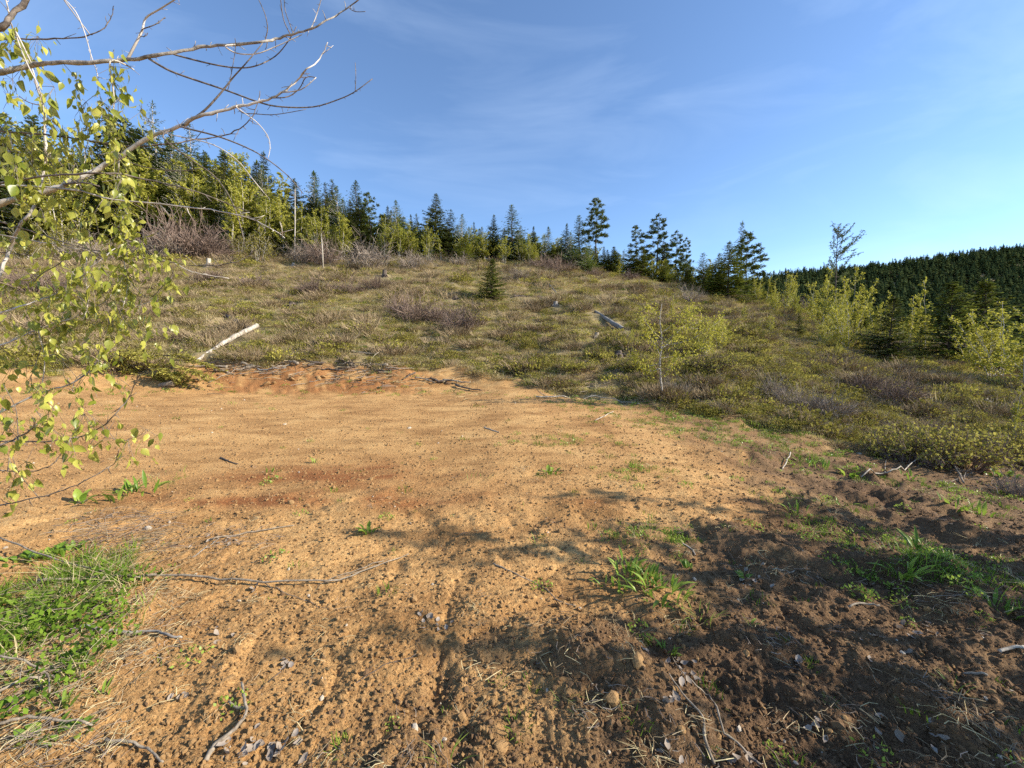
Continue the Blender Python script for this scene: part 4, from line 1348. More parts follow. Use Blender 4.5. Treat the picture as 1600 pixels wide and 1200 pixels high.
def litter():
    """fine dry straw, twigs and bark crumbs on the turned soil"""
    bits = []
    for i in range(4):
        b = MB(400 + i); r = b.r
        for k in range(5):
            a = r.random() * 6.28
            d = Vector((math.cos(a), math.sin(a), r.uniform(-.05, .25))) * r.uniform(.02, .07)
            p = rvec(r) * .05; p.z = abs(p.z) * .3
            b.tube([p, p + d * .5 + rvec(r) * .008, p + d], [.0013, .0011, .0007], 3, r.random(), cap=False)
        bits.append(b.mesh('straw_bit', M[('straw', 'greytwig', 'heath', 'heath')[i]]))
    X, Y = pts_polar(34000, 1.0, 9.0, -1.5, 2.3)
    pm, dk, hl, rd = zones(X, Y)
    left = np.exp(-(((X + 2.35) / .5) ** 2 + ((Y - 2.0) / .7) ** 2))
    w = (np.clip(dk, 0, 1) * .2 * np.clip(.15 + fbm(X * 1.6, Y * 1.6, 3), 0, 1) + .5 * left + .008) * (hl < .5)
    k = RS_.rand(len(X)) < w
    X, Y = X[k], Y[k]; n = len(X)
    s = RS_.uniform(.5, 1.5, n)
    scatter('straw_litter', 'dry straw and fine twigs strewn over the turned soil', 'litter', bits, np.stack([X, Y, height(X, Y) + .004], -1),
            np.stack([RS_.uniform(-.2, .2, n), RS_.uniform(-.2, .2, n), RS_.rand(n) * 6.28], -1), np.stack([s, s, s], -1), RS_.randint(0, 4, n))


litter()


def left_grass():
    """grass and weeds of the tangle at the lower left"""
    t = [tuft(231, 26, .17, .06, 'grass', .006, .8), tuft(232, 24, .15, .06, 'grass', .006, 1.2), tuft(233, 20, .22, .07, 'straw', .004, 1.3, .4), dwarf(234, 26, .11, .10, .036, 'grass')]
    n = 1150
    X = RS_.normal(-2.75, .45, n); Y = RS_.uniform(1.4, 3.35, n)
    lim = np.interp(Y, [1.4, 1.7, 2.0, 2.4, 2.8, 3.35], [-1.95, -2.15, -2.2, -2.35, -2.6, -3.3])
    k = (X < lim + .40 * fbm(X * 2.2, Y * 2.2, 3)) & (RS_.rand(n) < .25 + 1.2 * np.clip(fbm(X * 2.6 + 5, Y * 2.6, 2) + .25, 0, 1))
    X, Y = X[k], Y[k]; n = len(X)
    s = RS_.uniform(.5, 1.15, n)
    gm = sstep(-.1, .4, fbm(X * 1.7 + 3, Y * 1.7, 2) + .8 * (Y - 2.45))
    pick = np.where(RS_.rand(n) < .16, 2, np.where(RS_.rand(n) < np.clip(gm + .1, 0, 1), RS_.randint(0, 2, n), 3))
    scatter('rank_grass', 'rank green grass and weeds in the tangle at the lower left', 'grass', t, np.stack([X, Y, height(X, Y) - .005], -1),
            np.stack([RS_.uniform(-.3, .3, n), RS_.uniform(-.3, .3, n), RS_.rand(n) * 6.28], -1), np.stack([s, s, s], -1), pick)


left_grass()

# ------------------------------------------------------------------ the poplar at the left edge
def smooth_path(pts, n=4):
    out = []
    for i in range(len(pts) - 1):
        p0, p1, p2, p3 = pts[max(i - 1, 0)], pts[i], pts[i + 1], pts[min(i + 2, len(pts) - 1)]
        for k in range(n):
            t = k / n
            out.append(0.5 * ((2 * p1) + (p2 - p0) * t + (2 * p0 - 5 * p1 + 4 * p2 - p3) * t * t + (3 * p1 - p0 - 3 * p2 + p3) * t ** 3))
    out.append(pts[-1])
    return out


POPLAR_BASE = Vector((-3.75, 2.35, hz(-3.75, 2.35)))
# picture outline of each limb, its distance, start and end radius, bark
LIMBS = [
    ([(-60, 122), (0, 112), (50, 103), (80, 98), (160, 97), (200, 93), (240, 88), (300, 76), (340, 71), (400, 66), (430, 61), (455, 54), (480, 46), (510, 33), (540, 15), (570, -8)], 2.25, .0135, .003, 'poplarbark'),
    ([(-70, 345), (0, 318), (70, 300), (105, 287), (155, 262), (190, 243), (230, 217), (280, 198), (310, 182), (350, 172), (380, 165), (410, 158), (440, 145), (465, 125), (480, 108), (500, 92), (512, 66)], 2.15, .0155, .0022, 'palebark'),
    ([(-50, 520), (0, 425), (15, 390), (30, 355), (48, 330), (60, 300), (68, 265), (72, 235), (70, 200), (66, 165), (50, 110), (30, 70), (15, 30), (5, -20)], 2.45, .010, .0035, 'palebark'),
    ([(-60, 60), (0, 42), (25, 18), (60, -20)], 2.05, .016, .010, 'twigbark'),
    ([(-50, 70), (0, 62), (60, 61), (110, 59), (150, 52), (172, 32), (178, 14)], 2.5, .006, .002, 'twigbark'),
    ([(-50, 205), (0, 205), (70, 210), (130, 218), (200, 228), (260, 225), (320, 216), (360, 208), (385, 192), (400, 172), (406, 142)], 2.3, .006, .002, 'twigbark'),
    ([(-50, 300), (20, 283), (100, 273), (170, 271), (230, 280), (290, 295), (350, 315), (400, 345), (415, 360)], 2.0, .006, .002, 'twigbark'),
    ([(-50, 290), (105, 296), (180, 312), (250, 318), (330, 328), (380, 338), (420, 355), (445, 372)], 2.1, .006, .002, 'palebark'),
    ([(-60, 330), (0, 347), (60, 365), (120, 385), (200, 400), (260, 410), (320, 415), (360, 412), (390, 400), (400, 386)], 2.2, .005, .002, 'twigbark'),
    ([(-60, 360), (30, 372), (100, 385), (180, 398), (260, 408), (300, 425), (358, 435)], 2.35, .005, .002, 'palebark'),
    ([(-50, 500), (0, 488), (60, 470), (110, 445), (145, 415), (180, 388)], 2.0, .006, .002, 'palebark'),
    ([(-50, 560), (0, 540), (60, 515), (110, 498), (160, 475), (188, 438)], 2.25, .006, .002, 'palebark'),
    ([(-50, 665), (0, 645), (60, 615), (110, 600), (145, 575), (167, 543)], 2.1, .007, .003, 'poplarbark'),
    ([(-50, 712), (0, 695), (35, 680), (57, 663)], 1.9, .007, .004, 'twigbark'),
    ([(-50, 690), (30, 690), (100, 688), (150, 672), (180, 648), (198, 625), (210, 602), (219, 585)], 2.05, .005, .002, 'twigbark'),
    ([(-50, 728), (0, 735), (50, 736), (78, 728), (95, 710), (104, 688)], 1.95, .004, .002, 'twigbark'),
    ([(-50, 802), (0, 790), (60, 777), (110, 762), (150, 742), (175, 727), (185, 710)], 2.0, .005, .002, 'twigbark'),
    ([(-50, 400), (0, 395), (40, 398), (90, 405), (140, 402), (180, 385)], 2.5, .004, .002, 'twigbark'),
]
# twigs: start on a limb already drawn
TWIGS = [
    ([(200, 93), (210, 72), (222, 48), (228, 28), (250, 14), (285, -8)], 2.25, .007, .003), ([(224, 45), (243, 38), (258, 27)], 2.25, .003, .002), ([(218, 56), (228, 56), (231, 51)], 2.25, .002, .0015),
    ([(232, 92), (260, 108), (290, 120), (350, 140), (405, 160), (440, 167), (490, 167), (530, 155), (555, 143), (582, 123)], 2.2, .006, .002),
    ([(275, 86), (330, 100), (370, 106), (400, 103), (430, 88), (450, 65), (463, 42)], 2.3, .005, .002), ([(352, 72), (370, 83), (400, 84), (430, 73), (472, 54)], 2.2, .004, .002),
    ([(415, 63), (418, 45), (414, 22), (402, -5)], 2.25, .003, .002), ([(452, 54), (443, 30), (438, -5)], 2.25, .003, .002), ([(458, 52), (446, 18), (444, -8)], 2.3, .0025, .002),
    ([(486, 44), (495, 22), (503, -6)], 2.25, .003, .002), ([(545, 12), (555, 18), (571, 18)], 2.25, .002, .0015), ([(190, 98), (200, 103), (209, 109)], 2.25, .006, .004),
    ([(295, 190), (320, 172), (345, 145), (365, 120), (385, 98), (410, 68)], 2.15, .007, .002), ([(283, 198), (330, 210), (365, 222), (400, 238), (430, 258), (455, 280), (474, 303)], 2.12, .005, .002),
    ([(370, 168), (400, 190), (418, 212), (422, 230), (419, 247)], 2.15, .003, .0015), ([(378, 176), (400, 178), (430, 179), (478, 171)], 2.15, .003, .0015),
    ([(440, 145), (470, 140), (494, 121)], 2.15, .003, .002), ([(425, 153), (450, 151), (468, 138), (478, 121), (494, 121)], 2.17, .003, .002), ([(356, 140), (362, 112), (368, 75), (367, 60)], 2.2, .002, .0015),
    ([(190, 248), (230, 262), (280, 267), (312, 263)], 2.13, .003, .002), ([(255, 215), (300, 250), (335, 275), (360, 310), (375, 350), (382, 382)], 2.13, .004, .002),
    ([(265, 210), (330, 225), (370, 250), (395, 280), (418, 308)], 2.13, .003, .002), ([(100, 288), (128, 285), (155, 291)], 2.12, .008, .003), ([(556, 143), (556, 120), (555, 98)], 2.2, .002, .0012),
    ([(172, 96), (178, 150), (177, 200), (186, 250), (181, 300), (194, 350), (193, 400), (199, 450), (188, 492)], 2.22, .004, .0018), ([(25, 50), (30, 70), (45, 105), (60, 135), (68, 170), (72, 205)], 2.2, .004, .002),
    ([(100, 0), (118, 18), (132, 50), (142, 85), (153, 120), (152, 152)], 2.3, .003, .0018), ([(70, 235), (85, 262), (105, 255), (115, 240)], 2.42, .004, .0025), ([(128, 285), (133, 240), (140, 212)], 2.3, .003, .0015),
    ([(20, 230), (40, 245), (60, 275)], 2.3, .003, .002), ([(66, 165), (45, 160), (30, 150)], 2.42, .004, .002), ([(190, 380), (225, 400), (258, 400), (262, 392)], 2.22, .002, .0012),
    ([(195, 430), (230, 465), (256, 445), (272, 430)], 2.22, .0025, .0015), ([(190, 470), (210, 478), (245, 468)], 2.22, .002, .0012), ([(135, 400), (133, 430), (138, 470), (130, 500)], 2.2, .003, .0015),
    ([(188, 492), (215, 520), (240, 512), (266, 518)], 2.2, .002, .0012), ([(145, 430), (165, 470), (170, 505), (150, 545)], 2.2, .002, .0012), ([(60, 515), (70, 560), (65, 605)], 2.2, .003, .0018), ([(66, 500), (65, 540), (44, 600)], 2.25, .002, .0015),
    ([(30, 690), (25, 640), (5, 600)], 2.0, .002, .0015), ([(165, 665), (185, 690), (228, 676)], 2.05, .0018, .001), ([(100, 405), (60, 432), (40, 460)], 2.4, .003, .002), ([(105, 690), (75, 665), (55, 640)], 1.95, .002, .0012),
    ([(60, 777), (30, 740), (20, 715)], 2.0, .002, .0012), ([(57, 663), (80, 655), (88, 640)], 1.9, .002, .0012), ([(145, 578), (120, 590), (112, 615)], 2.1, .0025, .0015),
]
CLUSTERS = [(20, 60, 7), (60, 62, 5), (45, 90, 5), (20, 130, 6), (15, 158, 6), (120, 130, 6), (85, 142, 4), (135, 165, 5), (160, 165, 6), (178, 110, 6), (178, 133, 5), (185, 160, 5), (222, 180, 6), (10, 185, 6),
            (68, 180, 4), (20, 212, 7), (85, 195, 4), (135, 200, 5), (170, 190, 7), (180, 212, 7), (10, 242, 8), (25, 266, 8), (50, 222, 5), (100, 212, 3), (140, 240, 4), (180, 242, 7), (185, 262, 6), (190, 286, 6), (205, 290, 4),
            (45, 300, 6), (25, 285, 6), (175, 312, 6), (190, 322, 6), (185, 347, 7), (205, 352, 4), (68, 345, 3), (120, 357, 5), (140, 372, 4), (190, 370, 7), (200, 390, 7), (222, 390, 4), (243, 395, 4), (170, 372, 4),
            (130, 396, 5), (150, 410, 5), (190, 412, 7), (195, 432, 7), (225, 415, 3), (257, 393, 3), (270, 432, 5), (255, 445, 4), (225, 472, 3), (245, 470, 3), (262, 458, 2), (130, 425, 5), (145, 440, 5), (120, 460, 5),
            (135, 475, 5), (175, 450, 4), (200, 455, 5), (180, 480, 4), (195, 492, 4), (100, 492, 4), (110, 507, 3), (135, 505, 5), (170, 502, 5), (190, 507, 4), (240, 510, 3), (267, 520, 3), (220, 520, 2), (232, 530, 3),
            (95, 535, 4), (130, 542, 5), (157, 556, 5), (166, 545, 4), (145, 582, 3), (50, 440, 5), (60, 430, 4), (30, 462, 4), (22, 572, 4), (42, 577, 3), (62, 607, 6), (100, 572, 2), (115, 617, 3), (140, 587, 5), (178, 602, 4),
            (185, 597, 2), (85, 642, 6), (65, 667, 4), (77, 667, 4), (100, 686, 7), (110, 690, 4), (132, 652, 6), (147, 660, 3), (150, 687, 2), (165, 690, 2), (182, 690, 2), (200, 692, 3), (212, 690, 1), (228, 677, 3),
            (25, 665, 4), (5, 667, 3), (15, 722, 4), (42, 727, 3), (20, 762, 4), (5, 627, 2), (-25, 100, 6), (-25, 300, 7), (-30, 440, 7), (-30, 200, 7), (-35, 560, 5), (-20, 650, 4)]


def leaf_mesh(seed, L=0.055, W=0.044, stalk=.03):
    """heart-shaped leaf folded along its midrib, on a thin stalk; tip hangs along -Z"""
    r = random.Random(seed); b = MB(seed)
    fold = r.uniform(.25, .75); curl = r.uniform(.05, .3)
    rows = [(0.0, .10), (.12, .80), (.30, 1.0), (.55, .78), (.80, .36), (1.0, 0.0)]
    z0 = -stalk
    v = []
    for t, w in rows:
        zc = z0 - L * t; yc = -curl * L * t * t * 1.2
        lift = fold * W * .5 * w * .6
        drop = .06 * L if t < .05 else 0
        v += [(-W * .5 * w, yc + lift, zc + drop), (0, yc, zc), (W * .5 * w, yc + lift * r.uniform(.7, 1.2), zc + drop)]
    f = []
    for i in range(len(rows) - 1):
        a = i * 3
        f += [(a, a + 1, a + 4, a + 3), (a + 1, a + 2, a + 5, a + 4)]
    b.add(v, f, r.random())
    b.tube([(0, 0, .004), (0.002, .003, -stalk * .5), (0, 0, -stalk - L * .1)], [.0011, .0010, .0009], 3, .9, cap=False)
    return b.mesh('leaf', M['poplar'], True)


def poplar():
    r = random.Random(77)
    root = empty('poplar_tree', POPLAR_BASE)
    tag(root, 'leafy poplar reaching in from the left edge with bare branches against the sky', 'tree')
    B = POPLAR_BASE
    tk = MB(1)
    ax = [Vector((0, 0, -.3)), Vector((.03, .02, .9)), Vector((.10, .0, 1.8)), Vector((.05, -.05, 2.8)), Vector((.15, 0, 3.8)), Vector((.1, .05, 5.0))]
    axs = smooth_path(ax, 4)
    tk.tube(axs, [.11 * (1 - .75 * i / len(axs)) for i in range(len(axs))], 12)
    link('trunk', tk.mesh('trunk', M['poplarbark'], True), root)

    def axis(z):
        for i in range(len(axs) - 1):
            if axs[i + 1].z >= z:
                return axs[i].lerp(axs[i + 1], max(0, (z - axs[i].z) / (axs[i + 1].z - axs[i].z)))
        return axs[-1]
    allp = []
    for pts, Y, r0, r1, bark in LIMBS:
        P = [at(px, py, Y + .05 * math.sin(.02 * px + py)) - B for px, py in pts]
        # back to the trunk
        d = P[0] - P[1]
        st = axis(max(.25, P[0].z + (-.18 if P[0].z > .5 else .05)))
        P = [st, st.lerp(P[0], .55) + Vector((0, 0, .03))] + P
        S = smooth_path(P, 4)
        n = len(S)
        m = MB(int(Y * 100) + n)
        rad = [r0 * 1.25 + (r1 - r0 * 1.25) * (i / (n - 1)) ** .9 for i in range(n)]
        # knots and slight kinks
        S = [p + rvec(r) * (.0035 if 0 < i < n - 1 else 0) for i, p in enumerate(S)]
        rad = [q * (1 + (.22 if i % 5 == 2 else 0) + r.uniform(-.06, .06)) for i, q in enumerate(rad)]
        m.tube(S, [q * .82 for q in rad], 8 if r0 > .01 else 6)
        own = [[S[i], Y] for i in range(8, n - 1)]
        allp += own
        # short spurs with buds
        for i in range(10, n - 1):
            if r.random() < (.55 if r0 > .004 else .3):
                d = (rvec(r) + (S[i + 1] - S[i]).normalized() * .5); d.y *= .6; d.normalize()
                l = r.uniform(.012, .05) if r.random() < .8 else r.uniform(.05, .11)
                m.tube([S[i], S[i] + d * l * .6 + rvec(r) * .004, S[i] + d * l], [.0022, .0018, .0012], 4)
        bo = link('branch', m.mesh('branch', M[bark], True), root)
        for q in own:
            q.append(bo)
    for pts, Y, r0, r1 in TWIGS:
        P = [at(px, py, Y + .03 * math.sin(.02 * px + py)) - B for px, py in pts]
        near = min(allp, key=lambda q: (q[0] - P[0]).length)[0]
        if (near - P[0]).length < .35:
            P = [near] + ([P[0]] if (near - P[0]).length > .012 else []) + P[1:]
        S = smooth_path(P, 4)
        n = len(S)
        m = MB(n)
        m.tube(S, [max(r0 + (r1 - r0) * i / (n - 1), .0014) for i in range(n)], 5)
        own = [[S[i], Y] for i in range(2, n - 1)]
        allp += own
        for i in range(2, n - 1):
            if r.random() < .35:
                d = rvec(r); d.y *= .6; d.normalize()
                l = r.uniform(.01, .035)
                m.tube([S[i], S[i] + d * l], [.0015, .001], 3)
        bo = link('twig', m.mesh('twig', M[r.choice(['twigbark', 'twigbark', 'palebark'])], True), root)
        for q in own:
            q.append(bo)
    # leaves: each on a stalk from a hanging twiglet
    shapes = [leaf_mesh(500 + i, .058 * s, .041 * s * w, .026) for i, (s, w) in enumerate([(1, 1), (.8, 1), (1.15, .95), (.65, .9), (.95, .75), (1.05, .6)])]
    tw = MB(9)
    spots = []
    extra = [(r.uniform(-20, 150), r.uniform(190, 560), 3) for _ in range(60)] + [(q[0] + r.gauss(0, 5), q[1] + r.gauss(0, 5), 2) for t in (TWIGS[24][0], TWIGS[25][0], TWIGS[36][0], TWIGS[38][0]) for q in t[1:]]
    for px, py, n in CLUSTERS + extra:
        near, Y, holder = min(allp, key=lambda q: (q[0] - (at(px, py, q[1]) - B)).length)
        c = at(px, py, Y + r.uniform(-.06, .06)) - B
        if (near - c).length > .03:
            tw.tube(smooth_path([near, near.lerp(c, .5) + Vector((0, 0, .012)), c + Vector((0, 0, .02))], 3), .0013, 4)
        for k in range(max(2, int(round(n * 2.6)))):
            o = rvec(r) * r.uniform(.012, .095); o.x *= .75; o.y *= .8; o.z *= 1.5
            spots.append((c + o, px, holder))
            if k % 2 == 0:
                tw.tube([c + Vector((0, 0, .02)), c + o * .6 + Vector((0, 0, .008)), c + o], .0009, 3, cap=False)
    tag(link('twiglets', tw.mesh('twiglets', M['twigbark']), root), kind='stuff')
    r.shuffle(spots)
    spots.sort(key=lambda s: s[1] < 0)
    rest = MB(3)
    for i, (p, px, holder) in enumerate(spots):
        me = r.choice(shapes)
        tilt = (r.gauss(0, .42), r.gauss(0, .34), r.uniform(0, 6.28))
        s = r.uniform(.48, 1.0)
        if i < 300:
            o = link('leaf', me, holder)
            o.location = p; o.rotation_euler = tilt; o.scale = (s, s, s)
        else:
            mt = Matrix.LocRotScale(p, __import__('mathutils').Euler(tilt), (s, s, s))
            rest.add([mt @ v.co for v in me.vertices], [tuple(f.vertices) for f in me.polygons], r.random())
    if rest.n:
        o = link('leaves', rest.mesh('leaves', M['poplar'], True), root)
        o['kind'] = 'stuff'


poplar()
# ------------------------------------------------------------------ logs, stumps, sticks, stones
def ground_path(pts, lift, sub=4):
    """picture points dropped on the ground and smoothed; lift = height of the axis above the soil"""
    P = [ground_at(px, py) for px, py in pts]
    S = smooth_path(P, sub)
    L = lift if isinstance(lift, (list, tuple)) else [lift, lift]
    n = len(S)
    Z = height(np.array([p.x for p in S]), np.array([p.y for p in S]))
    return [Vector((p.x, p.y, float(Z[i]) + L[0] + (L[1] - L[0]) * i / (n - 1))) for i, p in enumerate(S)]


def stick(name, pts, r0, r1, mat, label, lift=None, cat='stick', group='sticks and branches on the ground', side=(), seed=0, knots=True):
    r = random.Random(seed + len(pts))
    S = ground_path(pts, lift if lift is not None else (r0 * .7, r1 * .7 + .002))
    o = S[0].copy()
    S = [p - o for p in S]
    n = len(S)
    m = MB(seed)
    m.tube([p + rvec(r) * r0 * .35 for p in S], [(r0 + (r1 - r0) * i / (n - 1)) * (r.uniform(.88, 1.15) if knots else 1) for i in range(n)], 7)
    root = link(name, m.mesh(name, M[mat], True))
    root.location = o
    tag(root, label, cat, group)
    for sp in side:
        Q = ground_path(sp, (r1 * 1.2, r1 * .9 + .004))
        near = min(S, key=lambda q: (q + o - Q[0]).length)
        Q = [near] + [q - o for q in Q[1:]]
        b = MB(seed + 3)
        b.tube(Q, [max(r1 * .9 * (1 - .6 * i / len(Q)), .0015) for i in range(len(Q))], 5)
        link('side_twig', b.mesh('side_twig', M[mat], True), root)
    return root


def log(pts, r0, r1, mat, label, endmat='whitewood', lift=(.5, .5), seed=0):
    r = random.Random(seed)
    A, B_ = ground_at(*pts[0]), ground_at(*pts[-1])
    A = A + Vector((0, 0, r0 * lift[0])); B_ = B_ + Vector((0, 0, r1 * lift[1]))
    d = B_ - A
    m = MB(seed)
    n = 12
    P = [d * (i / n) + rvec(r) * r0 * .14 + Vector((0, 0, (.05 if seed == 1 else 0) * d.length * math.sin(3.14 * i / n) * r.uniform(.4, .6))) for i in range(n + 1)]
    rad = [(r0 + (r1 - r0) * i / n) * r.uniform(.82, 1.15) for i in range(n + 1)]
    root = empty('fallen_log', A)
    tag(root, label, 'log', 'logs on the slope')
    m.tube(P, rad, 11, cap=False)
    link('stem', m.mesh('stem', M[mat], True), root)
    for k in (0, n):
        e = MB(seed + k)
        dd = d.normalized() * (.012 if k else -.012)
        e.tube([P[k] - dd * .5, P[k] + dd], [rad[k] * .985, rad[k] * .9], 11)
        link('cut_end', e.mesh('cut_end', M[endmat]), root)
    for k in range(3):
        q = P[r.randint(2, n - 2)]
        s = rvec(r); s.z = abs(s.z)
        b = MB(seed + 20 + k)
        b.tube([q, q + s * r0 * 1.45], [r0 * .16, r0 * .06], 5)
        link('branch_stub', b.mesh('branch_stub', M[mat], True), root)


def stump(px, py, rad, h, label, mat='greywood', top='whitewood', seed=0, roots=5):
    p = ground_at(px, py)
    r = random.Random(seed + px)
    root = empty('tree_stump', p, r.random() * 6.28)
    tag(root, label, 'stump', 'stumps on the slope')
    m = MB(px)
    lean = Vector((r.uniform(-.05, .05), r.uniform(-.05, .05), 0))
    m.tube([Vector((0, 0, -.15)), Vector((0, 0, .05)), Vector((0, 0, h * .4)) + lean * .4, Vector((0, 0, h)) + lean], [rad * 1.5, rad * 1.25, rad * 1.02, rad * .95], 12, cap=False)
    link('bark', m.mesh('bark', M[mat], True), root)
    c = MB(px + 1)
    n = 12
    ring = [Vector((math.cos(6.283 * i / n) * rad * .94, math.sin(6.283 * i / n) * rad * .94, h + r.uniform(-.10, .06) * h)) + lean for i in range(n)]
    c.add(ring + [Vector((0, 0, h * 1.02)) + lean], [(i, (i + 1) % n, n) for i in range(n)])
    link('cut_top', c.mesh('cut_top', M[top]), root)
    for k in range(roots):
        a = 6.283 * k / roots + r.uniform(-.4, .4)
        b = MB(px + 5 + k)
        o = Vector((math.cos(a), math.sin(a), 0))
        b.tube([o * rad * .7 + Vector((0, 0, h * .25)), o * rad * 1.6 + Vector((0, 0, .05)), o * rad * 2.4 + Vector((0, 0, -.08))], [rad * .35, rad * .25, rad * .1], 6)
        link('root', b.mesh('root', M[mat], True), root)


log([(306, 571), (402, 516)], .060, .105, 'whitewood', 'bleached white log lying tilted on the bank above the clearing', lift=(2.2, 2.0), seed=1)
log([(354, 496), (392, 519)], .10, .12, 'darkwood', 'dark rotten log above the upper end of the white log', 'darkwood', (.6, .8), 2)
log([(930, 488), (973, 516)], .10, .13, 'greywood', 'grey log lying down the slope right of the lone young fir', 'darkwood', (.3, .3), 3)
log([(1256, 663), (1326, 667)], .06, .05, 'darkwood', 'thin dark log on the soil below the grey-brown bush', 'darkwood', (.6, .6), 4)
log([(1536, 627), (1556, 640)], .09, .09, 'greywood', 'short grey log near the right edge of the slope', 'greywood', (.8, .8), 5)
log([(803, 464), (846, 466)], .10, .10, 'darkwood', 'dark log lying level right of the lone young fir', 'darkwood', (.5, .5), 6)
log([(510, 552), (556, 575)], .05, .06, 'darkwood', 'dark charred log in the debris at the edge of the clearing', 'darkwood', (.8, .8), 7)
log([(550, 551), (604, 557)], .045, .03, 'palestick', 'pale branch lying level on top of the bank', 'whitewood', (1.2, 1.0), 8)
stump(327, 416, .17, .62, 'tall white stump below the big purple-grey bush', 'whitewood', 'whitewood', 1)
stump(601, 432, .17, .50, 'dark-sided stump with a white top on the crest of the left slope', 'darkwood', 'whitewood', 2)
stump(931, 528, .11, .26, 'small pale stump below the grey log', 'palestick', 'whitewood', 3)
stump(868, 478, .14, .28, 'grey stump on the slope right of the level dark log', 'greywood', 'greywood', 4)
stump(711, 468, .14, .25, 'dark stump in the shadow left of the lone young fir', 'darkwood', 'greywood', 5)
stump(456, 478, .18, .22, 'uprooted dark stump with spreading roots on the left slope', 'darkwood', 'greywood', 6, 9)
stump(860, 516, .10, .15, 'low dark stump in mid slope left of the small pale stump', 'darkwood', 'greywood', 7)
stump(966, 556, .16, .22, 'old root mound with torn grey roots left of the small birch', 'darkwood', 'greywood', 8, 10)
stump(458, 416, .12, .3, 'small grey stump on the crest left of the green fir', 'greywood', 'whitewood', 9)

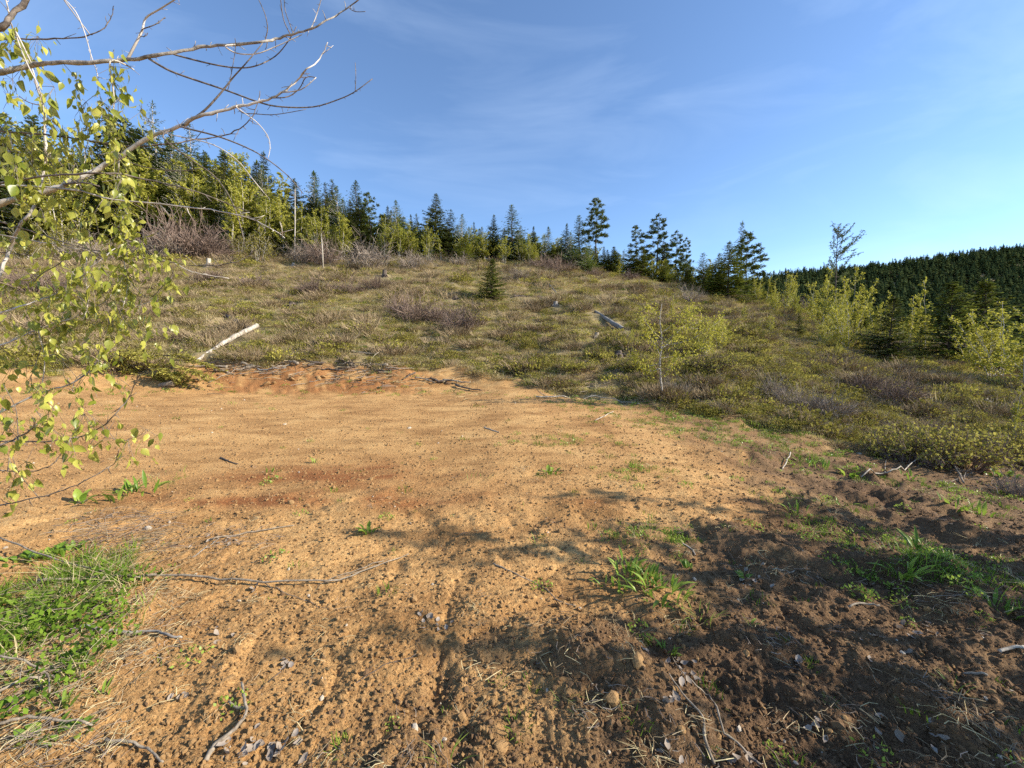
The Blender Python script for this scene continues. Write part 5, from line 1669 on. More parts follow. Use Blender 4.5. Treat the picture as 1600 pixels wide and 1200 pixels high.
for k, (pts, r0, r1, mat, lab, lift, side) in enumerate([
    ([(60, 917), (150, 911), (220, 909), (308, 909), (385, 914), (500, 914), (540, 908), (590, 888), (638, 869)], .010, .0035, 'palestick', 'longest straight stick lying from the grassy tangle across the dirt', (.05, .02), [[(420, 916), (450, 930), (484, 941), (508, 951), (547, 950)], [(505, 914), (545, 898), (590, 884)]]),
    ([(0, 857), (45, 874), (105, 893), (175, 910), (220, 911)], .006, .005, 'palestick', 'thin pale stick slanting into the grass at the lower left', (.10, .04), []),
    ([(112, 993), (160, 991), (238, 992), (262, 996), (285, 1002)], .008, .006, 'greywood', 'short grey stick pointing out of the weeds onto the dirt', (.03, .02), []),
    ([(378, 1075), (382, 1100), (385, 1120), (372, 1140), (352, 1158), (335, 1170), (322, 1192)], .005, .010, 'palestick', 'crooked pale root lying on the dirt at the bottom', (.03, .012), [[(384, 1112), (368, 1108), (357, 1100)]]),
    ([(165, 1163), (210, 1167), (231, 1175), (255, 1196)], .006, .004, 'palestick', 'short curved stick at the bottom left', (.02, .015), []),
    ([(0, 1106), (35, 1083), (62, 1075), (90, 1068)], .006, .004, 'palestick', 'pale twig in the weeds at the lower left edge', (.08, .04), [[(62, 1075), (75, 1090), (78, 1106)]]),
    ([(0, 1148), (45, 1135), (91, 1139), (146, 1145)], .007, .004, 'palestick', 'pale twig lying level under the weeds at the bottom left', (.05, .03), []),
    ([(0, 1049), (40, 1052), (75, 1070), (78, 1095)], .005, .003, 'palestick', 'bent pale twig at the left edge above the level one', (.08, .04), []),
    ([(771, 881), (790, 890), (813, 901), (841, 916), (869, 937), (900, 947)], .006, .003, 'palestick', 'long thin stick slanting over the dirt left of the bright weeds', None, []),
    ([(1050, 1030), (1080, 1067), (1108, 1091), (1125, 1130), (1153, 1165), (1188, 1199)], .0025, .005, 'palestick', 'long thin root running down the dark soil', (.015, .012), []),
    ([(1045, 1056), (1066, 1088), (1097, 1123), (1101, 1158), (1116, 1199)], .002, .007, 'palestick', 'second root left of the long thin root on the dark soil', (.015, .012), []),
    ([(1458, 703), (1475, 722), (1492, 739), (1505, 757)], .018, .013, 'palestick', 'pale forked branch leaning out of the dark soil on the right', (.25, .03), [[(1492, 738), (1537, 722), (1578, 713)]]),
    ([(1345, 748), (1375, 746), (1400, 741), (1425, 732), (1444, 721)], .010, .007, 'whitewood', 'white dead branch with twigs on the dark soil', (.03, .15), [[(1384, 745), (1383, 730), (1387, 714)], [(1416, 736), (1422, 724), (1432, 711)]]),
    ([(838, 623), (880, 621), (920, 622), (960, 625), (1000, 633)], .022, .010, 'whitewood', 'long white branch lying along the far edge of the clearing', (.06, .04), [[(920, 622), (932, 614), (948, 618)], [(860, 622), (845, 614), (838, 606)]]),
    ([(380, 566), (410, 558), (440, 561), (470, 556), (512, 550)], .022, .012, 'palestick', 'crooked branch hanging along the top of the orange bank', (.08, .05), []),
    ([(478, 552), (492, 545), (506, 541)], .014, .008, 'whitewood', 'small white forked branch on the rim of the bank', (.15, .1), [[(490, 546), (498, 550), (507, 548)]]),
    ([(577, 575), (582, 565), (592, 560)], .012, .010, 'whitewood', 'short white stick standing at the rim of the bank', (.05, .25), []),
    ([(910, 571), (920, 560), (930, 550)], .014, .010, 'whitewood', 'white stick leaning beside the old root mound', (.02, .2), []),
    ([(843, 440), (862, 450), (880, 466)], .05, .03, 'greywood', 'thin pole lying down the slope right of the lone young fir', None, []),
    ([(757, 668), (768, 672), (780, 676)], .012, .008, 'whitewood', 'short white stick on the far part of the clearing', None, []),
    ([(344, 716), (356, 721), (372, 726)], .014, .008, 'darkwood', 'short dark stick on the orange dirt', None, []),
    ([(930, 658), (945, 652), (958, 646)], .010, .008, 'whitewood', 'bent white twig at the right rim of the clearing', (.02, .05), []),
    ([(600, 880), (560, 893), (520, 905), (500, 914)], .003, .002, 'palestick', 'thin straw-like twig beside the tip of the longest stick', (.02, .01), []),
    ([(1065, 850), (1080, 859), (1086, 868)], .006, .005, 'whitewood', 'short pale splinter above the bright weeds', None, []),
    ([(1206, 890), (1225, 892), (1241, 893)], .005, .005, 'palestick', 'short straight stick on the broken dark ground', None, []),
    ([(1560, 1022), (1580, 1018), (1600, 1019)], .009, .007, 'whitewood', 'pale peeled stick at the right edge', (.02, .03), []),
    ([(1325, 952), (1350, 947), (1375, 950)], .007, .005, 'palestick', 'curved stick among dead leaves on the right', (.015, .02), []),
    ([(1505, 1053), (1525, 1054), (1542, 1056)], .006, .005, 'palestick', 'short pale stick low on the right', None, []),
    ([(330, 846), (375, 838), (420, 829), (460, 822)], .007, .004, 'palestick', 'thin grey stick in the swept leaves left of the middle', (.02, .01), []),
    ([(300, 872), (330, 852), (352, 838)], .004, .003, 'greywood', 'fine twig right of the heap of dry stems', None, []),
    ([(650, 1022), (610, 1036), (575, 1055), (555, 1070)], .003, .002, 'darkwood', 'fine dark twig slanting over the bottom of the clearing', None, []),
    ([(445, 1045), (420, 1066), (400, 1082)], .003, .002, 'darkwood', 'fine dark twig above the crooked pale root', None, []),
    ([(1235, 715), (1228, 728), (1222, 736)], .010, .007, 'whitewood', 'small white twig on the dark furrow', (.1, .02), []),
    ([(325, 600), (345, 592), (372, 580)], .016, .009, 'palestick', 'branch poking out right of the heap of drying boughs', (.05, .12), []),
]):
    stick('fallen_branch' if r0 > .015 else 'fallen_stick', pts, r0, r1, mat, lab, lift, 'branch' if r0 > .015 else 'stick', 'sticks and branches on the ground', side, 600 + k)


def twig_heap(px0, px1, py, n, label, name='twig_heap', length=.5, th=.003, seed=1, mats=('greytwig',)):
    """a loose heap of dry stems lying about one way"""
    r = random.Random(seed)
    o = ground_at((px0 + px1) / 2, py)
    root = empty(name, o)
    tag(root, label, 'twig heap')
    for q in range(5):
        m = MB(seed + q)
        for i in range(n // 5):
            g = ground_at(r.uniform(px0, px1), py + r.gauss(0, 14))
            a = r.gauss(.35, 1.0)
            L = length * r.uniform(.4, 1.3)
            d = Vector((math.cos(a), math.sin(a) * .8, r.uniform(-.06, .16))) * L
            p = g + Vector((0, 0, r.uniform(.005, .07))) - o
            m.tube([p - d * .5, p - d * .2 + rvec(r) * .06 * L, p + d * .2 + rvec(r) * .08 * L, p + d * .5 + rvec(r) * .14 * L], [th * .8, th * .7, th * .55, th * .3], 4, r.random(), cap=False)
        link('stems', m.mesh('stems', M[mats[q % len(mats)]]), root)


twig_heap(100, 300, 850, 110, 'heap of dry reddish stems above the grassy tangle', seed=11, length=.32, mats=('heath', 'purpletwig', 'heath'))
twig_heap(110, 270, 822, 60, 'thin scatter of dry stems behind the heap of reddish stems', seed=12, length=.35)
twig_heap(20, 210, 1165, 80, 'mat of dead stems at the bottom left under the weeds', seed=13, length=.16, th=.0018, mats=('greytwig', 'straw'))
twig_heap(320, 440, 845, 60, 'swept strip of grey leaf stalks on the dirt', seed=14, length=.16, th=.002)
twig_heap(540, 605, 580, 40, 'debris of broken branches at the right end of the orange bank', seed=15, length=1.0, th=.012, mats=('greytwig', 'heath'))
twig_heap(330, 470, 572, 110, 'brown roots and twigs matted over the rim of the orange bank', seed=21, length=.8, th=.015, mats=('heath', 'greytwig'))
twig_heap(470, 620, 580, 120, 'brown twigs and bark matted over the right part of the orange bank', seed=22, length=.8, th=.015, mats=('heath', 'greytwig'))
twig_heap(620, 740, 597, 80, 'dry stalks along the far rim of the clearing', seed=23, length=.5, th=.010, mats=('straw', 'heath'))
twig_heap(900, 1020, 585, 110, 'dark slash on the slope foot left of the small birch', seed=24, length=.8, th=.013, mats=('heath', 'greytwig'))
twig_heap(1130, 1260, 905, 35, 'strewn dry stems on the broken dark ground', seed=16, length=.14, th=.0017, mats=('straw', 'greytwig'))
twig_heap(1400, 1590, 940, 35, 'strewn dry stems along the right-hand furrow', seed=17, length=.18, th=.0018, mats=('straw', 'greytwig'))
twig_heap(1480, 1590, 745, 40, 'tangle of dry sticks beside the forked branch', seed=18, length=.5, th=.005, mats=('greytwig',))


twig_heap(10, 190, 965, 60, 'dead twigs tangled through the weeds at the lower left', seed=31, length=.26, th=.0022, mats=('greytwig', 'heath'))
twig_heap(0, 130, 1060, 60, 'dead twigs tangled through the weeds near the bottom left', seed=32, length=.2, th=.002, mats=('greytwig', 'straw'))
_bk = random.Random(91)
for k in range(22):
    x = 318 + k * 20 + _bk.uniform(-8, 8)
    y = np.interp(x, [318, 400, 560, 700, 760], [577, 566, 570, 592, 604]) + _bk.uniform(-6, 16)
    dx, dy = _bk.uniform(18, 46) * _bk.choice((-1, 1)), _bk.uniform(-7, 9)
    stick('fallen_branch', [(x - dx / 2, y - dy / 2), (x + _bk.uniform(-3, 3), y + _bk.uniform(-2, 2)), (x + dx / 2, y + dy / 2)], _bk.uniform(.03, .065), .014, _bk.choice(['darkwood', 'darkwood', 'greywood', 'palestick']),
          'broken branch in the slash along the bank, %s from the left' % nth(k + 1), (_bk.uniform(.03, .12), _bk.uniform(.03, .16)), 'branch', 'slash along the bank', (), 1200 + k)


def bough_heap():
    """cut conifer boughs drying on the bank at the left"""
    r = random.Random(44)
    o = ground_at(255, 600)
    root = empty('bough_heap', o)
    tag(root, 'heap of cut conifer boughs with yellowing needles on the left bank', 'branches')
    for k in range(16):
        b, nd = MB(k), MB(k + 50)
        g = ground_at(r.uniform(190, 300), r.uniform(582, 604)) - o
        a = r.gauss(.15, .5)
        L = r.uniform(.9, 1.7)
        d = Vector((math.cos(a), math.sin(a) * .5 - .1, r.uniform(-.05, .2))).normalized()
        p0 = g + Vector((-.4, 0, r.uniform(.15, .75)))
        P = [p0 + d * L * t + Vector((0, 0, -.35 * t * t * L)) for t in (0, .25, .5, .75, 1)]
        b.tube(P, [.016, .013, .010, .007, .003], 5)
        link('bough_stem', b.mesh('bough_stem', M['conbark'], True), root)
        up = Vector((0, 0, 1))
        sd = d.cross(up).normalized()
        for i in range(46):
            t = r.uniform(.15, 1.0)
            q = p0 + d * L * t + Vector((0, 0, -.35 * t * t * L))
            s = r.choice((-1, 1))
            dd = (d * .8 + sd * s * r.uniform(.4, 1) + up * r.uniform(-.5, .15)).normalized()
            l = r.uniform(.18, .40) * (1.15 - .6 * t)
            nd.kite(q, dd, dd.cross(up + rvec(r) * .6).normalized(), l, .05, r.random())
            for j in range(3):
                d3 = (dd + rvec(r) * .8).normalized()
                nd.kite(q + dd * l * r.uniform(.2, .8), d3, d3.cross(rvec(r)).normalized(), l * .5, .035, r.random())
        link('needles', nd.mesh('needles', M['slash']), root)
    m = MB(99)
    q = ground_at(262, 604) - o
    m.tube([q + Vector((-.25, 0, .03)), q + Vector((.25, -.05, .12))], [.07, .09], 9)
    link('sawn_chunk', m.mesh('sawn_chunk', M['palestick'], True), root)


bough_heap()


# hanging roots, fallen clods and turf along the cut bank
_br = random.Random(31)
for k in range(8):
    x = 335 + k * 33 + _br.uniform(-6, 6)
    top = np.interp(x, [330, 400, 500, 600], [566, 560, 557, 562]) + _br.uniform(-3, 6)
    stick('hanging_root', [(x, top), (x + _br.uniform(-6, 6), top + _br.uniform(8, 14)), (x + _br.uniform(-14, 14), top + _br.uniform(18, 32))], _br.uniform(.006, .011), .003, _br.choice(['darkwood', 'palestick', 'greywood']),
          'root hanging down the orange bank, %s from the left' % nth(k + 1), (.03, .03), 'root', 'roots hanging from the bank', (), 950 + k)
for k in range(26):
    x = 300 + k * 16 + _br.uniform(-7, 7)
    g = ground_at(x, _br.uniform(586, 606))
    s = _br.uniform(.04, .12)
    o = link('clod', stone_mesh(1000 + k, _br.choice(['stone', 'stone', 'darkstone']), .45, 2))
    o.location = g + Vector((0, 0, s * .2)); o.scale = (s * 1.2, s, s * .8); o.rotation_euler = (_br.random(), _br.random(), _br.random() * 6)
    tag(o, 'earth clod at the foot of the orange bank, %s from the left' % nth(k + 1), 'clod', 'clods at the foot of the bank')

# small birch at the edge of the clearing
def birch():
    g = ground_at(1034, 627)
    Y = g.y
    root = empty('birch_sapling', g)
    tag(root, 'small birch with thin bark-striped stem and bright new leaves at the edge of the clearing', 'tree')
    r = random.Random(8)

    def w(px, py, dy=0.0):
        return at(px, py, Y + dy) - g
    tk = MB(1)
    T = smooth_path([Vector((0, 0, -.15)), w(1034, 612), w(1032, 590), w(1031, 565), w(1033, 548), w(1034, 528), w(1031, 500), w(1034, 475)], 4)
    tk.tube(T, [.038 * (1 - .8 * i / len(T)) for i in range(len(T))], 9)
    link('trunk', tk.mesh('trunk', M['poplarbark'], True), root)
    ends = []
    for pts in [[(1033, 546), (1052, 530), (1075, 512), (1098, 500)], [(1033, 540), (1055, 522), (1080, 498), (1085, 478)], [(1031, 568), (1010, 572), (995, 562), (988, 552)], [(1031, 560), (1060, 555), (1085, 548), (1110, 540)],
                [(1032, 575), (1018, 580), (1003, 575), (992, 562)], [(1034, 530), (1015, 512), (1005, 495)], [(1032, 590), (1050, 570), (1062, 555)], [(1034, 520), (1060, 500), (1072, 482)], [(1040, 540), (1080, 530), (1120, 505), (1128, 495)],
                [(1033, 560), (1022, 535), (1010, 520)], [(1075, 512), (1105, 515), (1132, 520)], [(1034, 500), (1020, 485), (1012, 478)]]:
        P = smooth_path([w(x, y, r.uniform(-.5, .5) * (i > 0)) for i, (x, y) in enumerate(pts)], 3)
        b = MB(len(ends))
        b.tube(P, [max(.012 * (1 - i / len(P)), .003) for i in range(len(P))], 5)
        link('branch', b.mesh('branch', M['poplarbark'], True), root)
        ends += P[2:]
    lf = MB(5)
    for i in range(1900):
        p = r.choice(ends) + rvec(r) * r.uniform(.03, .26)
        d = (rvec(r) + Vector((0, 0, -.5))).normalized()
        lf.kite(p, d, d.cross(rvec(r)).normalized(), r.uniform(.045, .085), r.uniform(.035, .06), r.random())
    o = link('leaves', lf.mesh('leaves', M['shrubleaf']), root)
    o['kind'] = 'stuff'


birch()

# leafy saplings of the same kind scattered on the mid-right slope
for k, (px, py, h, lab) in enumerate([(1100, 560, 1.7, 'bright leafy sapling right of the small birch'), (1125, 548, 1.5, 'bright leafy sapling second right of the small birch'), (1050, 500, 1.4, 'thin leafy sapling above the small birch'),
                                      (985, 540, .8, 'low leafy shrub above the old root mound'), (1005, 520, .9, 'low leafy shrub up-slope of the small birch'), (1160, 500, 1.2, 'leafy sapling on the slope below the large fir'),
                                      (1205, 520, 1.1, 'leafy sapling on the open right slope'), (1285, 540, 1.2, 'leafy shrub on the open right slope left of the bright leafy shrub'), (1440, 545, 1.0, 'leafy shrub left of the dark grey bush'), (1310, 560, .8, 'low leafy shrub under the bright leafy shrub')]):
    tree('yellow', ground_at(px, py), h, lab, RS, k % 3, 1.0)

# stones
for k, (px, py, s, mat, lab) in enumerate([
    (955, 1092, .065, 'stone', 'rounded ochre stone half buried in the mound at the bottom'), (1000, 1036, .06, 'stone', 'flat brown stone below the bright weeds'), (785, 1168, .04, 'stone', 'ochre stone at the bottom of the shaded hollow'),
    (770, 1098, .025, 'stone', 'small ochre stone on the shaded dirt, right of the pair'), (752, 1103, .022, 'stone', 'small ochre stone on the shaded dirt, left of the pair'), (648, 1138, .025, 'palestone', 'grey stone left of the shaded hollow'), (692, 1156, .02, 'palestone', 'pale stone at the bottom by the grass tuft'),
    (592, 1152, .022, 'stone', 'orange stone in the bottom middle'), (374, 939, .022, 'palestone', 'pale stone on a dark spot below the longest stick'), (358, 1060, .022, 'stone', 'orange stone above the crooked pale root'), (277, 1008, .018, 'stone', 'reddish stone at the tip of the short grey stick'),
    (232, 825, .05, 'palestone', 'grey-white stone beside the heap of dry stems'), (640, 669, .07, 'palestone', 'bright pale stone alone on the far dirt'), (445, 663, .05, 'palestone', 'pale stone on the far left dirt'), (460, 652, .045, 'stone', 'small pale stone just behind the pale stone on the far left dirt'),
    (545, 677, .04, 'darkstone', 'dark clod on the far dirt'), (720, 705, .035, 'darkstone', 'small dark clod in the middle of the far dirt'), (840, 683, .045, 'darkstone', 'dark clod near the right rim of the clearing'), (1342, 710, .08, 'palestone', 'pale stone on the dark soil above the white dead branch'),
    (1172, 692, .06, 'stone', 'brown stone on the soil ridge'), (1085, 905, .02, 'palestone', 'small pale stone right of the bright weeds'), (1410, 1020, .02, 'palestone', 'flat pale stone low on the right'), (1440, 775, .07, 'darkstone', 'dark boulder clod behind the furrow on the right'),
    (700, 1130, .02, 'stone', 'stone at the left rim of the shaded hollow'), (822, 1055, .02, 'stone', 'stone on top of the left slope of the mound'), (905, 1150, .02, 'stone', 'stone at the foot of the mound'), (1065, 1140, .025, 'stone', 'stone between the two roots'), (870, 1118, .018, 'stone', 'stone left of the rounded ochre stone'),
    (890, 463, .10, 'palestone', 'white rock on the slope above the grey stump'), (678, 416, .12, 'palestone', 'white rock on the crest left of the lone young fir'), (869, 427, .10, 'palestone', 'white rock on the crest below the dark purple bush'), (955, 442, .10, 'palestone', 'white rock on the crest right of the bare-trunked pine'),
    (707, 443, .08, 'palestone', 'small white rock left of the lone young fir'), (1118, 458, .12, 'palestone', 'white rock in front of the large fir'), (808, 502, .09, 'palestone', 'small white rock in the middle of the slope'), (845, 494, .09, 'palestone', 'small white rock right of the middle of the slope'),
    (456, 786, .06, 'stone', 'clod in the red patch of the clearing'), (480, 790, .05, 'stone', 'second clod right of the one in the red patch'), (318, 835, .04, 'stone', 'clod above the swept strip of leaf stalks')]):
    g = ground_at(px, py)
    me = stone_mesh(700 + k, mat, .25, 2)
    o = link('stone', me)
    r = random.Random(k)
    s *= .8
    o.location = g + Vector((0, 0, s * .02)); o.rotation_euler = (r.uniform(-.4, .4), r.uniform(-.4, .4), r.random() * 6.28); o.scale = (s, s * r.uniform(.8, 1.1), s * .85)
    tag(o, lab, 'stone', 'stones lying in view')

# ------------------------------------------------------------------ weeds with leaves one can pick out
def lance(seed, L, W, arch):
    """long pointed leaf rising from its base and arching out along +X"""
    r = random.Random(seed); b = MB(seed)
    v = []
    rows = [(0, .25), (.2, .8), (.45, 1.0), (.7, .75), (.88, .38), (1.0, 0.02)]
    for t, w in rows:
        x = L * (t * .45 + arch * t * t * .6); z = L * (t * .95 - arch * t * t * .55)
        v += [(x, -W * .5 * w, z + W * .25 * w), (x, 0, z), (x, W * .5 * w, z + W * .25 * w)]
    f = []
    for i in range(len(rows) - 1):
        a = i * 3
        f += [(a, a + 1, a + 4, a + 3), (a + 1, a + 2, a + 5, a + 4)]
    b.add(v, f, r.random())
    return b.mesh('leaf', M['weed'], True)


LANCE = [lance(800 + i, 1.0, w, a) for i, (w, a) in enumerate([(.20, .4), (.16, .7), (.24, .9), (.18, .15)])]
BROAD = [lance(810 + i, 1.0, w, a) for i, (w, a) in enumerate([(.50, .7), (.58, .9), (.44, .5)])]
BLADE = [lance(820 + i, 1.0, w, a) for i, (w, a) in enumerate([(.035, .8), (.045, .4), (.04, 1.1)])]


def weed(px, py, size, n, kind, label, group, spread=.25, seed=0):
    g = ground_at(px, py)
    r = random.Random(seed + int(px * 7 + py))
    root = empty('weed_plant' if kind is not BLADE else 'grass_tuft', g - Vector((0, 0, .004)), r.random() * 6.28)
    tag(root, label, 'plant' if kind is not BLADE else 'grass', group)
    for i in range(n):
        o = link('leaf' if kind is not BLADE else 'blade', r.choice(kind), root)
        q = r.random() ** .5 * spread * size
        a = r.random() * 6.28
        o.location = (q * math.cos(a), q * math.sin(a), 0)
        s = size * r.uniform(.5, 1.1)
        o.rotation_euler = (r.uniform(-.15, .15), r.uniform(-.5, .25), a + r.uniform(-.7, .7))
        o.scale = (s, s, s)


WG = 'weeds sprouting on the bare soil'
for k, a in enumerate([
    (985, 912, .13, 34, LANCE, 'large bright clump of pointed leaves, left half of the pair on the dirt', 1.3), (1032, 930, .14, 34, LANCE, 'large bright clump of pointed leaves, right half of the pair on the dirt', 1.1),
    (985, 885, .11, 20, LANCE, 'bright weeds just behind the large pair of clumps', .9), (942, 915, .08, 7, LANCE, 'small weed left of the large pair of clumps', .6), (1010, 905, .12, 18, LANCE, 'weed in the gap between the large clumps', .6),
    (1095, 968, .13, 22, BLADE, 'grass tuft right of the large clumps', .6), (1040, 1018, .075, 6, LANCE, 'small upright weed below the large clumps, left of three', .4), (1052, 1022, .07, 5, LANCE, 'small upright weed below the large clumps, right of three', .4), (1022, 1012, .07, 5, LANCE, 'small upright weed below the large clumps, first of three', .4),
    (1172, 976, .08, 4, LANCE, 'seedling with a pair of grey-green leaves', .2), (882, 1092, .07, 12, BLADE, 'feathery seedling on the shaded mound', .9), (695, 1196, .12, 18, BLADE, 'grass tuft at the bottom edge', .5),
    (577, 832, .10, 9, BROAD, 'small dark green seedling on the orange dirt', .6), (842, 852, .10, 12, BLADE, 'grass tuft on the dirt behind the long thin stick', .6), (880, 868, .07, 6, BLADE, 'thin grass tuft right of the one behind the long thin stick', .8), (1014, 838, .16, 12, BLADE, 'tall grass tuft at the edge of the broken dark ground', .5),
    (958, 842, .09, 8, BLADE, 'low grass tuft left of the tall one', .7), (1075, 890, .07, 6, BROAD, 'yellowish seedling right of the large clumps', .5), (1165, 905, .06, 6, BROAD, 'tiny green seedling on the broken dark ground', .5),
    (1412, 902, .17, 14, LANCE, 'broad-leaved weed at the left of the right-hand green patch', .5), (1432, 875, .17, 34, BLADE, 'fine bright grass tuft in the right-hand green patch', .9), (1450, 862, .17, 16, LANCE, 'leafy weed at the back of the right-hand green patch', .9),
    (1470, 905, .16, 34, BLADE, 'bright grass tuft at the front of the right-hand green patch', .9), (1420, 850, .12, 10, LANCE, 'weed behind the fine bright grass tuft', .8), (1478, 870, .10, 8, LANCE, 'dark weed right of the leafy weed in the green patch', .8),
    (1548, 945, .15, 8, LANCE, 'upright weed at the right near the peeled stick', .4), (1570, 965, .13, 7, LANCE, 'second upright weed at the right near the peeled stick', .4), (1495, 1082, .10, 10, BLADE, 'grass tuft alone on the dark soil low on the right', .4), (1345, 890, .12, 12, BLADE, 'thin grass tuft left of the right-hand green patch', .8),
    (1252, 725, .16, 14, LANCE, 'bright weed clump on the dark soil, left one of two', 1.3), (1282, 732, .16, 14, LANCE, 'bright weed clump on the dark soil, right one of two', 1.2), (1260, 742, .1, 6, LANCE, 'small weed under the bright clumps on the dark soil', .6),
    (1330, 745, .18, 10, BROAD, 'yellow-green weed right of the bright clumps', .8), (1420, 748, .16, 12, LANCE, 'weed behind the white dead branch', 1.0), (1495, 795, .18, 12, LANCE, 'spreading weed in the dark furrow', 1.0), (1535, 805, .18, 12, LANCE, 'pale weed in the dark furrow right of the spreading one', 1.0), (1568, 745, .2, 12, BROAD, 'green weed at the right by the forked branch', 1.0),
    (1248, 800, .12, 12, LANCE, 'weed on the slope of the dark soil', 1.0), (1240, 782, .10, 10, BLADE, 'grass tuft above the weed on the dark soil', 1.0), (1320, 790, .1, 8, LANCE, 'small weed right of the one on the dark soil', .9), (1300, 840, .1, 10, BLADE, 'grass tuft in the middle of the dark soil', 1.0),
    (185, 778, .20, 16, LANCE, 'green weed clump on the dirt under the poplar leaves, left one', 1.0), (215, 770, .20, 14, LANCE, 'green weed clump on the dirt under the poplar leaves, right one', 1.0), (270, 745, .16, 14, BLADE, 'thin grass strip right of the green weed clumps', 1.6), (125, 785, .14, 7, BROAD, 'small bright weed left of the green weed clumps', .5),
    (240, 762, .16, 12, BLADE, 'grass between the weed clumps and the thin strip', 1.4), (492, 724, .12, 6, LANCE, 'single pale weed on the orange dirt', .5), (745, 752, .12, 12, BLADE, 'low grass tuft in the middle of the clearing', 1.6), (862, 740, .12, 10, BROAD, 'low rosette right of the middle grass tuft', 1.0),
    (1160, 725, .16, 16, BLADE, 'yellow-green tuft at the rim of the dark soil', 1.2), (1050, 745, .10, 10, BLADE, 'thin tuft on the right part of the clearing', 1.5), (820, 795, .08, 8, BLADE, 'small tuft in the lower middle of the clearing', 1.2), (1175, 660, .25, 20, BLADE, 'dark green grass mound at the foot of the slope', 1.6), (1195, 665, .25, 20, BLADE, 'dark green grass mound right of the first', 1.6),
]):
    weed(a[0], a[1], a[2], a[3], a[4], a[5], WG, a[6], k)
LG = 'weeds in the tangle at the lower left'
for k, a in enumerate([
    (100, 1105, .10, 12, LANCE, 'tall pale-leaved weed rising over the tangle at the lower left', .3), (62, 1150, .05, 22, BROAD, 'round-leaved weed near the bottom left corner', 1.2), (110, 1150, .05, 20, BROAD, 'round-leaved weed right of the corner one', 1.2), (30, 1010, .07, 22, BROAD, 'yellowish leafy weed at the left edge', 1.2),
    (75, 985, .07, 22, BROAD, 'leafy weed in the middle of the tangle', 1.2), (100, 1035, .065, 20, BROAD, 'leafy weed under the short grey stick', 1.2), (50, 940, .075, 20, BROAD, 'leafy weed below the thin pale stick', 1.2), (120, 965, .065, 16, BROAD, 'yellow-green weed beside the short grey stick', 1.2),
    (25, 880, .09, 20, BROAD, 'leafy weed at the top of the tangle by the left edge', 1.2), (75, 868, .09, 20, BROAD, 'leafy weed at the top of the tangle', 1.2), (110, 862, .08, 18, BROAD, 'dark leafy weed below the heap of dry stems', 1.2), (20, 1060, .065, 20, BROAD, 'leafy weed above the bent pale twig', 1.2),
    (140, 1020, .06, 10, BROAD, 'small round-leaved weed at the right side of the tangle', 1.4), (185, 945, .12, 5, LANCE, 'bright two-leaved sprout at the rim of the tangle', .3), (160, 1085, .07, 6, LANCE, 'sprout on the dirt right of the tall pale-leaved weed', .4), (225, 950, .10, 14, BLADE, 'grass tuft at the rim of the tangle', .8),
    (75, 925, .16, 22, BLADE, 'rank grass tuft in front of the longest stick', 1.2), (130, 940, .16, 22, BLADE, 'rank grass tuft under the longest stick', 1.2), (180, 900, .14, 20, BLADE, 'rank grass tuft behind the longest stick', 1.2), (250, 1040, .06, 8, BLADE, 'thin green sprout on the dirt right of the tangle', 1.2), (265, 1030, .05, 8, BLADE, 'second thin green sprout on the dirt right of the tangle', 1.2)]):
    weed(a[0], a[1], a[2], a[3], a[4], a[5], LG, a[6], 100 + k)

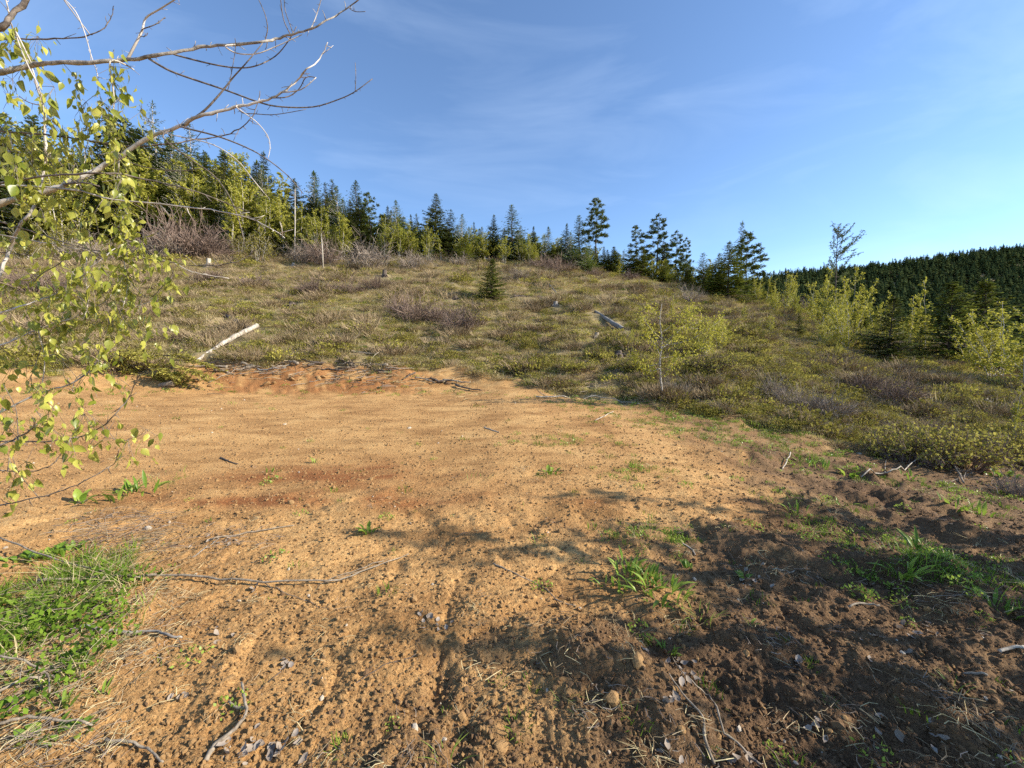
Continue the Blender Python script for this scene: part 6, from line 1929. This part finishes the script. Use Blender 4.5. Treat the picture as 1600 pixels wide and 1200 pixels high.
# dead leaves
DL = []
for i in range(5):
    b = MB(900 + i); r = b.r
    L, W = .06, .036
    v = []
    cz = r.uniform(.1, .4); tw = r.uniform(-.3, .3)
    rows = [(0, .1), (.2, .8), (.45, 1), (.75, .65), (1, .02)]
    for t, w in rows:
        z = .006 + cz * L * (2 * t - 1) ** 2 * .6
        v += [(L * (t - .5), -W * .5 * w, z + .28 * W * w * r.uniform(.4, 1.5)), (L * (t - .5), tw * .01, z), (L * (t - .5), W * .5 * w, z + .28 * W * w * r.uniform(-.2, 1.5))]
    f = []
    for k in range(len(rows) - 1):
        a = k * 3
        f += [(a, a + 1, a + 4, a + 3), (a + 1, a + 2, a + 5, a + 4)]
    b.add(v, f, r.random())
    DL.append(b.mesh('dead_leaf', M['deadleaf'], True))
_dr = random.Random(12)
for px, py, sx, sy, n, where in [(400, 1172, 60, 22, 26, 'in the heap at the bottom edge'), (345, 850, 40, 10, 14, 'in the swept strip left of the middle'), (678, 975, 26, 16, 10, 'in the small hollow in the middle of the dirt'), (690, 985, 10, 8, 4, 'beside the small hollow in the middle'),
                              (1062, 1038, 14, 8, 6, 'below the bright weeds'), (1080, 1065, 22, 12, 8, 'beside the long thin root'), (1050, 1092, 14, 10, 5, 'left of the long thin root'), (1245, 1035, 12, 6, 4, 'right of the long thin root'), (1430, 985, 40, 14, 9, 'under the right-hand green patch'),
                              (1370, 1012, 40, 22, 6, 'on the dark soil low on the right'), (1270, 1150, 30, 25, 5, 'near the bottom on the right'), (1430, 1150, 60, 25, 8, 'in the bottom right corner'), (1130, 1185, 40, 10, 8, 'at the bottom between the roots'), (1040, 1175, 12, 10, 4, 'at the bottom left of the roots'), (1180, 905, 40, 16, 9, 'among the strewn stems on the broken ground'),
                              (450, 1040, 12, 16, 5, 'in the dark pit on the left dirt'), (340, 1000, 18, 18, 6, 'on the dirt right of the short grey stick'), (280, 1090, 16, 10, 5, 'on the dirt left of the crooked root'), (1010, 1020, 12, 6, 3, 'beside the flat brown stone'), (400, 930, 14, 12, 5, 'under the longest stick')]:
    xs = sorted(px + _dr.gauss(0, sx * .6) for _ in range(n))
    for i in range(n):
        x, y = xs[i], min(1197, py + _dr.gauss(0, sy * .6))
        g = ground_at(x, y)
        o = link('dead_leaf', _dr.choice(DL))
        s = _dr.uniform(.4, .9)
        o.location = g + Vector((0, 0, .004)); o.scale = (s, s, s)
        o.rotation_euler = (_dr.gauss(0, .35), _dr.gauss(0, .35), _dr.random() * 6.28)
        tag(o, 'curled dead leaf ' + where + ', %s from left' % nth(i + 1), 'dead leaf', 'dead leaves ' + where)

# two leafy saplings that stand beyond the right edge and shade the lower right of the clearing
SH = [aspen(971, 3.7, 1.0, 'aspen', 3, 900, .10, start=.35), aspen(972, 5.2, 1.3, 'aspen', 3, 800, .11, start=.42)]
for (x, y), (t, c), lab in (((6.6, 1.9), SH[0], 'small leafy sapling beyond the right edge shading the mound'), ((9.6, 3.0), SH[1], 'taller leafy sapling beyond the right edge shading the broken ground'), ((5.4, 1.0), SH[0], 'leafy sapling beyond the lower right corner'), ((7.8, 2.5), SH[1], 'leafy sapling beyond the right edge between the small and the taller one')):
    o = empty('aspen_sapling', (x, y, hz(x, y)), x)
    tag(o, lab, 'tree', 'saplings beyond the right edge')
    link('trunk', t, o); link('crown', c, o)
